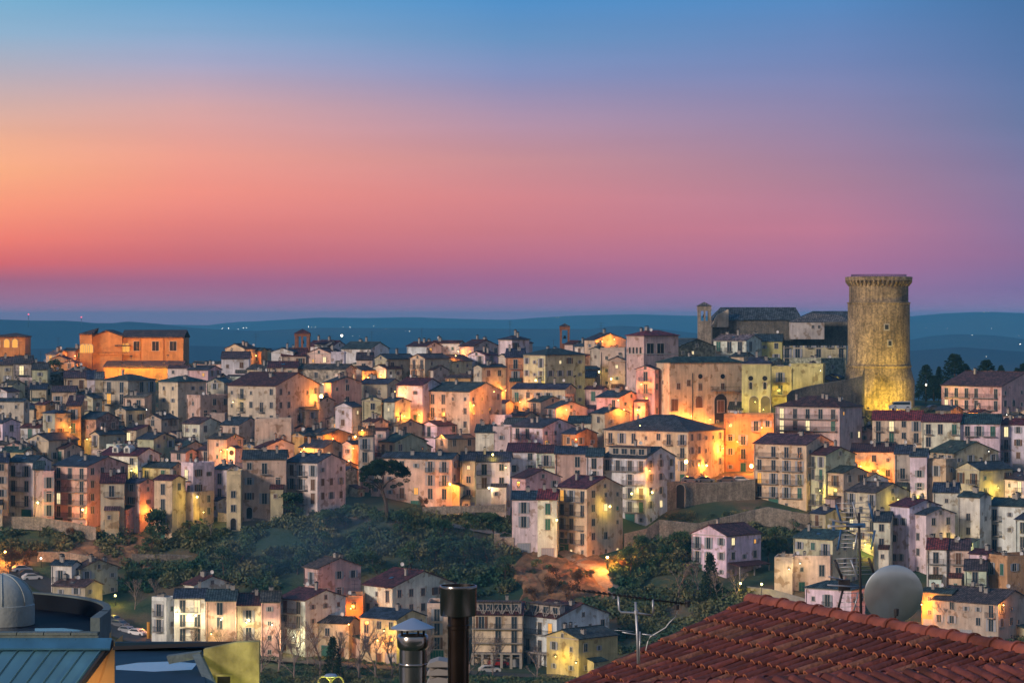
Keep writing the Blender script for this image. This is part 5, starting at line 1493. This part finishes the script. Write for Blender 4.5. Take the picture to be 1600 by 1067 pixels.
px_lines([(1306,788,1315,818),(1314,827,1309,858),(1358,786,1365,814),(1367,828,1361,858)], .02, 'blue', 'grid_frame')
px_lines([(1304,874,1316,905),(1317,920,1309,953),(1357,871,1366,896)], .022, 'iron', 'lower_frame')
px_lines([(1332,784,1340,812),(1339,832,1335,862),(1329,874,1341,905),(1341,925,1333,958)], .014, 'alu', 'grid_spine')
for u_, v_ in ((gp_(1293,809,-.3),gp_(1334,820,0)), (gp_(1292,820,-.3),gp_(1352,821,.0)), (gp_(1290,911,-.3),gp_(1345,917,0)), (gp_(1292,898,-.3),gp_(1318,906,0))): m = MB(); m.tube([u_, v_], .015, 6); build('boom', m, 'alu', ga)
m = MB(); m.box(gp_(1328,824,-.03), gp_(1352,817,.03)); m.box(gp_(1300,828,-.04), gp_(1304,812,.0)); build('bracket', m, 'blue', ga)
m = MB(); m.box(gp_(1310,922,-.05), gp_(1328,905,.05)); build('clamp', m, 'iron', ga)
# ------------------------------------------------------------ long yagi aerial on a forked pole, lower middle
YD = 48.5; ya = root('yagi_aerial', at(996, 1035, YD)); tag(ya, 'long yagi aerial held by a pale forked bracket on a pole', 'aerial'); O = ya.location.copy(); GD = YD
m = MB(); m.tube([gp_(993,940),gp_(996,1000),gp_(997,1036)], .022, 8); m.tube([gp_(1000,986),gp_(999,1036)], .014, 6); build('mast', m, 'alu', ya)
m = MB(); m.tube([gp_(966,930),gp_(967,952),gp_(970,956),gp_(994,957),gp_(1018,961),gp_(1021,957),gp_(1020,936)], .018, 8); m.lathe([(0,-.04),(.04,-.03),(.04,.03),(0,.04)], 10, c=gp_(994,956)); build('fork', m, 'alu', ya)
m = MB(); m.tube([gp_(904,922),gp_(1072,943)], .014, 6); build('boom', m, 'iron', ya)
for i in range(22):
    t = i/21; x, y = 904+168*t, 922+21*t; m = MB(); m.tube([gp_(x-2,y-4,-.12),gp_(x+2,y+4,.12)], .007, 4); m.box(gp_(x-2.2,y+1.5,-.02), gp_(x+2.2,y-2.5,.02)) if i < 13 else m.tube([gp_(x,y-8),gp_(x,y+7)], .004, 4); build('element', m, 'iron', ya)
m = MB(); m.lathe([(0,-.05),(.045,-.04),(.045,.04),(0,.05)], 12, c=gp_(1057,948)); m.lathe([(0,-.06),(.04,-.05),(.04,.05),(0,.06)], 12, c=gp_(1074,943)); build('dipole_box', m, 'iron', ya)
m = MB(); m.tube([gp_(1058,954),gp_(1056,963),gp_(1046,972),gp_(1040,980),gp_(1030,986),gp_(1016,994),gp_(1012,1002),gp_(1009,1016)], .010, 6); build('cable', m, mat('white_cable', (.6,.6,.6), noise=0), ya)
m = MB(); m.tube([gp_(972,987),gp_(994,991)], .012, 5); m.tube([gp_(1003,990),gp_(1026,993)], .012, 5); m.tube([gp_(960,984),gp_(990,986)], .005, 4); build('crossbar', m, 'alu', ya)
# ------------------------------------------------------------ steel flues
M['steel'] = mat('stained_steel', (.42,.40,.38), rough=.22, metal=1, noise=.35, nscale=3, streak=.45)
M['soot'] = mat('sooty_steel', (.07,.05,.042), rough=.22, metal=.9, noise=.5, nscale=3, streak=.5)
FD = 27; w_ = lambda n: n*FD/F
f1 = root('chimney_flue', at(645, 1090, FD)); tag(f1, 'steel chimney flue with a pointed conical rain cap', 'flue'); O = f1.location.copy(); z_ = lambda y: CZ-(y-HY)/F*FD-O.z
m = MB(); m.lathe([(w_(21),-4),(w_(21),z_(1014)),(w_(23.5),z_(1011)),(w_(24.5),z_(1009)),(w_(24.5),z_(994)),(w_(23.5),z_(992)),(w_(22),z_(990.5)),(w_(18),z_(991)),(w_(18),z_(1000))], 40); build('pipe', m, 'steel', f1)
m = MB(); m.lathe([(w_(34),z_(981.5)),(w_(34),z_(979.8)),(w_(3),z_(965.3)),(0,z_(965))], 40); m.lathe([(w_(34),z_(981.5)),(0,z_(970))], 40); build('rain_cap', m, 'alu', f1)
for k in range(4):
    a = .5+k*math.pi/2; m = MB(); m.tube([(w_(19)*math.cos(a),w_(19)*math.sin(a),z_(992)),(w_(19)*math.cos(a),w_(19)*math.sin(a),z_(976))], .012, 5); build('cap_strut', m, 'iron', f1)
m = MB(); m.lathe([(w_(21.4),z_(1040)),(w_(21.9),z_(1039)),(w_(21.9),z_(1036)),(w_(21.4),z_(1035))], 40); build('band', m, 'steel', f1)
f2 = root('chimney_flue', at(716, 1090, FD)); tag(f2, 'taller sooty flue topped by a wide open steel drum', 'flue'); O = f2.location.copy()
m = MB(); m.lathe([(w_(16.5),-4),(w_(16.5),z_(983)),(w_(17.2),z_(982)),(w_(17.2),z_(976)),(w_(16.5),z_(975)),(w_(16.5),z_(955))], 40); build('pipe', m, 'soot', f2)
m = MB(); m.lathe([(w_(16.6),z_(962)),(w_(28),z_(961)),(w_(28.6),z_(958)),(w_(28.6),z_(921)),(w_(29.4),z_(919)),(w_(29.4),z_(916)),(w_(28.6),z_(914)),(w_(27.3),z_(914)),(w_(27.3),z_(955)),(w_(16),z_(958))], 48); build('drum', m, 'steel', f2)
f3 = root('chimney_stack', at(685, 1090, 29)); tag(f3, 'grey slatted chimney stack between the two steel flues', 'chimney'); O = f3.location.copy()
for k in range(3):
    y = 1031+k*13; p, q = at(667,y+9,29)-O, at(703,y,29)-O; m = MB(); m.prism([(p.x,-.1,p.z),(q.x,-.1,p.z),(q.x,-.1,q.z-.01),((p.x+q.x)/2,-.1,q.z+.01),(p.x+.03,-.1,q.z-.02)], (0,.35,0)); build('slat', m, 'concrete', f3)
m = MB(); p = at(671,1036,29)-O; q = at(699,1036,29)-O; m.box((p.x,0,-3),(q.x,.2,p.z)); build('core', m, 'concrete', f3)
# ------------------------------------------------------------ foreground left: domed flat roof, metal roof, ochre wall
M['copper'] = mat('blue_green_metal', (.05,.17,.28), rough=.5, metal=.15, noise=.2, nscale=.8, streak=.15, spec=.5)
M['wet'] = mat('roof_membrane', (.010,.014,.022), rough=.6, noise=.3, spec=.05)
M['puddle'] = mat('rain_puddle', (.01,.02,.04), rough=.06, noise=0, spec=.12)
M['domec'] = mat('dome_render', (.38,.42,.40), noise=.25, nscale=.8, streak=.2, bump=.2)
M['stone_edge'] = mat('parapet_stone', (.13,.17,.17), noise=.3, nscale=1.5, bump=.4)
AD = 96; ap = root('domed_building', at(-180, 1200, AD)); tag(ap, 'ochre apse building with a curved wet flat roof and blue-green metal roof, lower left', 'building'); O = ap.location.copy()
pm_ = F/AD; Rr = 350/pm_; ztop = CZ-(953-HY)/F*AD-O.z
m = MB(); m.lathe([(Rr,ztop-9),(Rr,ztop),(Rr-.26,ztop),(Rr-.26,ztop-.06)], 120, c=(0,0,0), a0=0, a1=math.pi, smooth=False); build('curved_parapet', m, 'stone_edge', ap)
m = MB(); m.lathe([(Rr+.01,ztop-.8),(Rr+.012,ztop-9)], 120, a0=0, a1=math.pi); build('curved_wall', m, mat('ochre_render', (.72,.40,.14), noise=.15, nscale=.5, streak=.15), ap)
m = MB(); m.lathe([(0,ztop-.6),(Rr-.27,ztop-.6),(Rr-.27,ztop-.05)], 100, a0=0, a1=math.pi, smooth=False)
yb_ = -2.2; m.add([(-Rr,0,ztop-.6),(Rr-.35,0,ztop-.6),(Rr-.35,yb_,ztop-.6),(-Rr,yb_,ztop-.6)], [(0,3,2,1)]); build('flat_roof', m, 'wet', ap)
m = MB(); m.add([(-6,-1.9,ztop-.58),(Rr-1.2,-1.9,ztop-.58),(Rr-.7,-.9,ztop-.58),(Rr-1.5,-.2,ztop-.58),(Rr-3,-.35,ztop-.58),(Rr-4.2,-.1,ztop-.58),(Rr-5.5,-.5,ztop-.58),(-6,-.4,ztop-.58)],[(0,1,2,3,4,5,6,7)]); build('puddle', m, 'puddle', ap)
m = MB(); zc = CZ-(990-HY)/F*(AD+yb_)-O.z
m.box((-Rr,yb_-.35,zc-8),(Rr+.02,yb_,zc)); 
for k in range(22): x = Rr-.9*k; m.box((x-.88,yb_-.4,zc+.002),(x-.01,yb_+.05,zc+.09))
build('front_parapet', m, 'stone_edge', ap)
m = MB(); m.box((Rr-.3,yb_+.001,ztop-8),(Rr+.02,.0,ztop-.02)); build('side_parapet', m, 'stone_edge', ap)
och = bpy.data.materials['ochre_render']
dome = MB(); p = at(2, 944, AD+1.2)-O; rD = 50/pm_
dome.lathe([(rD+.02,-1.0),(rD+.05,-.9),(rD+.05,0),(rD,.02)]+[(rD*math.cos(a), rD*.95*math.sin(a)+.02) for a in [math.pi/2*k/12 for k in range(13)]], 40, c=(p.x,1.2,p.z)); build('dome', dome, 'domec', ap)
dr = MB()
for k in range(8):
    a = 2*math.pi*k/8+.2; dr.tube([(p.x+(rD+.02)*math.cos(b)*math.cos(a), 1.2+(rD+.02)*math.cos(b)*math.sin(a), p.z+.02+rD*.95*math.sin(b)+.01) for b in [math.pi/2*j/10 for j in range(11)]], .02, 4)
build('dome_rib', dr, 'domec', ap)
# metal roof: 45 degree slope facing down-left
m = MB(); g = Vector((-.7,-.7,0)).normalized(); dn = (g*math.cos(R_(45))+Vector((0,0,-math.sin(R_(45)))))
T0 = at(172, 1000, AD+yb_-.4)-O; L0_ = Vector((-14,0,0)); Ls = 5.0
m.prism([T0, T0+L0_, T0+L0_+dn*Ls, T0+dn*Ls], (0,.08,-.12))
build('metal_roof', m, 'copper', ap)
m = MB()
for k in range(26):
    s_ = T0+Vector((-.55*k-.03,0,0)); m.prism([s_+Vector((0,0,.0)), s_+Vector((-.035,0,0)), s_+Vector((-.035,-.03,.06)), s_+Vector((0,-.03,.06))], dn*Ls)
m.prism([T0+Vector((.05,.05,.02)), T0+Vector((-14,.05,.02)), T0+Vector((-14,-.35,-.28)), T0+Vector((.05,-.35,-.28))], (0,-.02,.06))
build('standing_seams', m, 'copper', ap)
m = MB(); m.prism([T0+Vector((.02,0,.02)), T0+dn*Ls+Vector((.02,0,.02)), T0+dn*Ls+Vector((.02,0,-.2)), T0+Vector((.02,0,-.2))], (.1,0,0)); build('verge_board', m, 'iron', ap)
m = MB(); b0 = T0+Vector((0,.1,-.16)); q = T0+dn*Ls+Vector((0,.1,-.16)); x2 = at(178,1000,AD+yb_-.4)-O
m.add([tuple(b0), tuple(q), (q.x,q.y,-4), (x2.x,b0.y-.0,-4), (x2.x,b0.y,b0.z+.1)], [(0,1,2,3,4)]); m.add([(x2.x,b0.y,b0.z+.1),(x2.x,b0.y,-4),(x2.x,b0.y+2,-4),(x2.x,b0.y+2,b0.z+.1)],[(0,1,2,3)]); 
m2 = build('ochre_wall', m, och, ap)
# ------------------------------------------------------------ foreground: yellow-lit building with wet flat roof
BD = 84; yb = root('flat_roof_building', at(290, 1150, BD)); tag(yb, 'low building with a wet dark roof, grey beam and yellow-lit wall, bottom left', 'building'); O = yb.location.copy()
P = lambda x, y, d=0: at(x, y, BD+d)-O
M['oldyellow'] = mat('old_yellow_render', (.42,.38,.16), noise=.5, nscale=1.6, streak=.45, bump=.4)
m = MB(); a = P(262,1030); b = P(370,1003); c_ = P(405,1002); d0 = P(405,1200)
m.prism([Vector((P(318,1030).x,0,d0.z)), Vector((c_.x,0,d0.z)), Vector((c_.x,0,c_.z)), Vector((b.x,0,b.z)), Vector((P(318,1020).x,0,P(318,1014).z))], (0,.35,0)); build('yellow_wall', m, 'oldyellow', yb)
m = MB(); a, b = P(340,1085), P(360,1056); m.box((a.x-.06,-.05,a.z),(b.x+.06,0,b.z+.06)); m.box((a.x,-.06,a.z),(b.x,-.051,b.z), 1); build('window', m, ['oldyellow','dark'], yb)
m = MB(); m.prism([P(176,1009,5), P(176,1009,6), P(372,1001,6), P(372,1001,5)], (0,0,-.12)); build('eaves', m, 'iron', yb)
zr = P(262,1030).z-.35
za = O.z+zr
def pp(px, py, dz=0): D = (CZ-za)*F/(py-HY); return Vector(((px-800)/F*D-O.x, D-O.y, zr+dz))
m = MB(); m.prism([pp(179.5,1009), pp(179.5,1085), pp(320,1085), pp(320,1046.8), pp(398,1046.8), pp(398,1009)], (0,0,-.25)); m.prism([pp(179.5,1008.5,.001), pp(398,1008.5,.001), pp(398,1010,.001), pp(179.5,1010,.001)], (0,0,.14))
build('flat_roof', m, mat('blue_roof_felt', (.02,.05,.08), rough=.6, noise=.4, spec=.1), yb)
m = MB(); m.add([pp(181,1040,.006), pp(215,1035,.006), pp(266,1033,.006), pp(308,1036,.006), pp(300,1046,.006), pp(240,1049,.006), pp(181,1046,.006)],[(6,5,4,3,2,1,0)]); build('puddle', m, mat('pale_puddle', (.3,.3,.32), rough=.12, noise=0, spec=.5), yb)  # pale base colour paints the sky's reflection onto the water
m = MB(); m.prism([P(260,1025), P(313,1018), P(313,1028), P(264,1037)], (0,.45,0)); build('beam', m, 'stone_edge', yb)
m = MB(); m.prism([P(300,1022,-.02), P(312,1020,-.02), P(336,1070,-1.8), P(322,1072,-1.8)], (0,.4,0)); build('sloping_parapet', m, 'stone_edge', yb)
o = root('wall_lamp', at(196, 1100, 91)); tag(o, 'orange lamp low between the ochre apse wall and the flat roof, bottom left', 'street lamp'); link('bracket', WLAMP, o); link('bulb', bulb['o'], o, scale=(.3,)*3)
l = bpy.data.lights.new('lamp_light', 'POINT'); l.energy = 260; l.color = (1,.62,.3); l.shadow_soft_size = .2
lo = bpy.data.objects.new('lamp_light', l); COL.objects.link(lo); lo.parent = o; lo.location = (.1,-.6,-.2)
# double-armed street lamp at the bottom
LD = 66; dl_ = root('double_street_lamp', at(517, 1100, LD)); tag(dl_, 'double-armed street lamp top glowing yellow at the bottom edge', 'street lamp'); O = dl_.location.copy()
P = lambda x, y: at(x, y, LD)-O
m = MB(); m.tube([P(517,1200),P(517,1056)], .035, 8); build('pole', m, 'oldyellow', dl_)
for s in (-1,1): m = MB(); m.tube([P(517,1064)]+[P(517+s*(11+9*math.sin(a)),1066-10*math.cos(a)) for a in [-.9,-.4,0,.4,.8,1.2,1.6,2.0]], .022, 6); build('arm', m, 'oldyellow', dl_)
m = MB(); m.lathe([(0,.06),(.12,.05),(.17,0),(.1,-.02),(0,-.02)], 16, c=P(517,1056)); build('cap', m, 'alu', dl_)
m = MB()
for s in (-1,1): m.lathe([(0,-.12),(.1,-.1),(.13,0),(.06,.05),(0,.05)], 12, c=P(517+s*17,1076))
build('globe', m, 'em_y', dl_)
l = bpy.data.lights.new('lamp_light', 'POINT'); l.energy = 60; l.color = (.8,1,.15); l.shadow_soft_size = .1
lo = bpy.data.objects.new('lamp_light', l); COL.objects.link(lo); lo.parent = dl_; lo.location = P(517,1085)
# yellow street lamp that lights the old wall
o = root('wall_lamp', at(400, 1100, BD-2.5)); tag(o, 'yellow wall lamp just right of the yellow-lit wall, bottom left', 'street lamp'); link('bracket', WLAMP, o); link('bulb', bulb['y'], o, scale=(.3,)*3)
l = bpy.data.lights.new('lamp_light', 'POINT'); l.energy = 170; l.color = (1,.92,.22); l.shadow_soft_size = .1
lo = bpy.data.objects.new('lamp_light', l); COL.objects.link(lo); lo.parent = o; lo.location = (.1,-.2,-.3)
# ------------------------------------------------------------ thin chimney smoke drifting over the slope
sm = bpy.data.materials.new('chimney_smoke'); sm.use_nodes = True; t = sm.node_tree; t.nodes.remove(t.nodes['Principled BSDF'])
v = t.nodes.new('ShaderNodeVolumePrincipled'); v.inputs['Color'].default_value = (.35,.62,1,1); v.inputs['Density'].default_value = .003
t.links.new(v.outputs[0], t.nodes['Material Output'].inputs['Volume'])
sp = root('smoke', at(480, 850, 575)); tag(sp, 'thin blue smoke drifting over the green slope', 'smoke', kind='stuff')
for px, y, D, sx_, sy_, sz_ in ((430,870,574,16,8,6),(490,845,578,18,9,8),(550,825,590,13,8,7),(700,860,580,16,8,5)):
    m = MB(); m.lathe([(math.cos(a), math.sin(a)) for a in [math.pi*(k/12-.5) for k in range(13)]], 24); o = build('smoke_puff', m, sm, sp, at(px,y,D)-sp.location); o.scale = (sx_, sy_, sz_)
# ------------------------------------------------------------ the evening air
hz = bpy.data.materials.new('evening_haze'); hz.use_nodes = True; t = hz.node_tree; t.nodes.remove(t.nodes['Principled BSDF'])
v = t.nodes.new('ShaderNodeVolumePrincipled'); v.inputs['Color'].default_value = (.16,.64,1,1); v.inputs['Density'].default_value = HAZE; v.inputs['Anisotropy'].default_value = .0
t.links.new(v.outputs[0], t.nodes['Material Output'].inputs['Volume'])
m = MB(); m.box((-30000,-400,-125),(30000,14000,109.5)); me = m.mesh('haze', [hz]); tag(link('haze', me), kind='stuff')
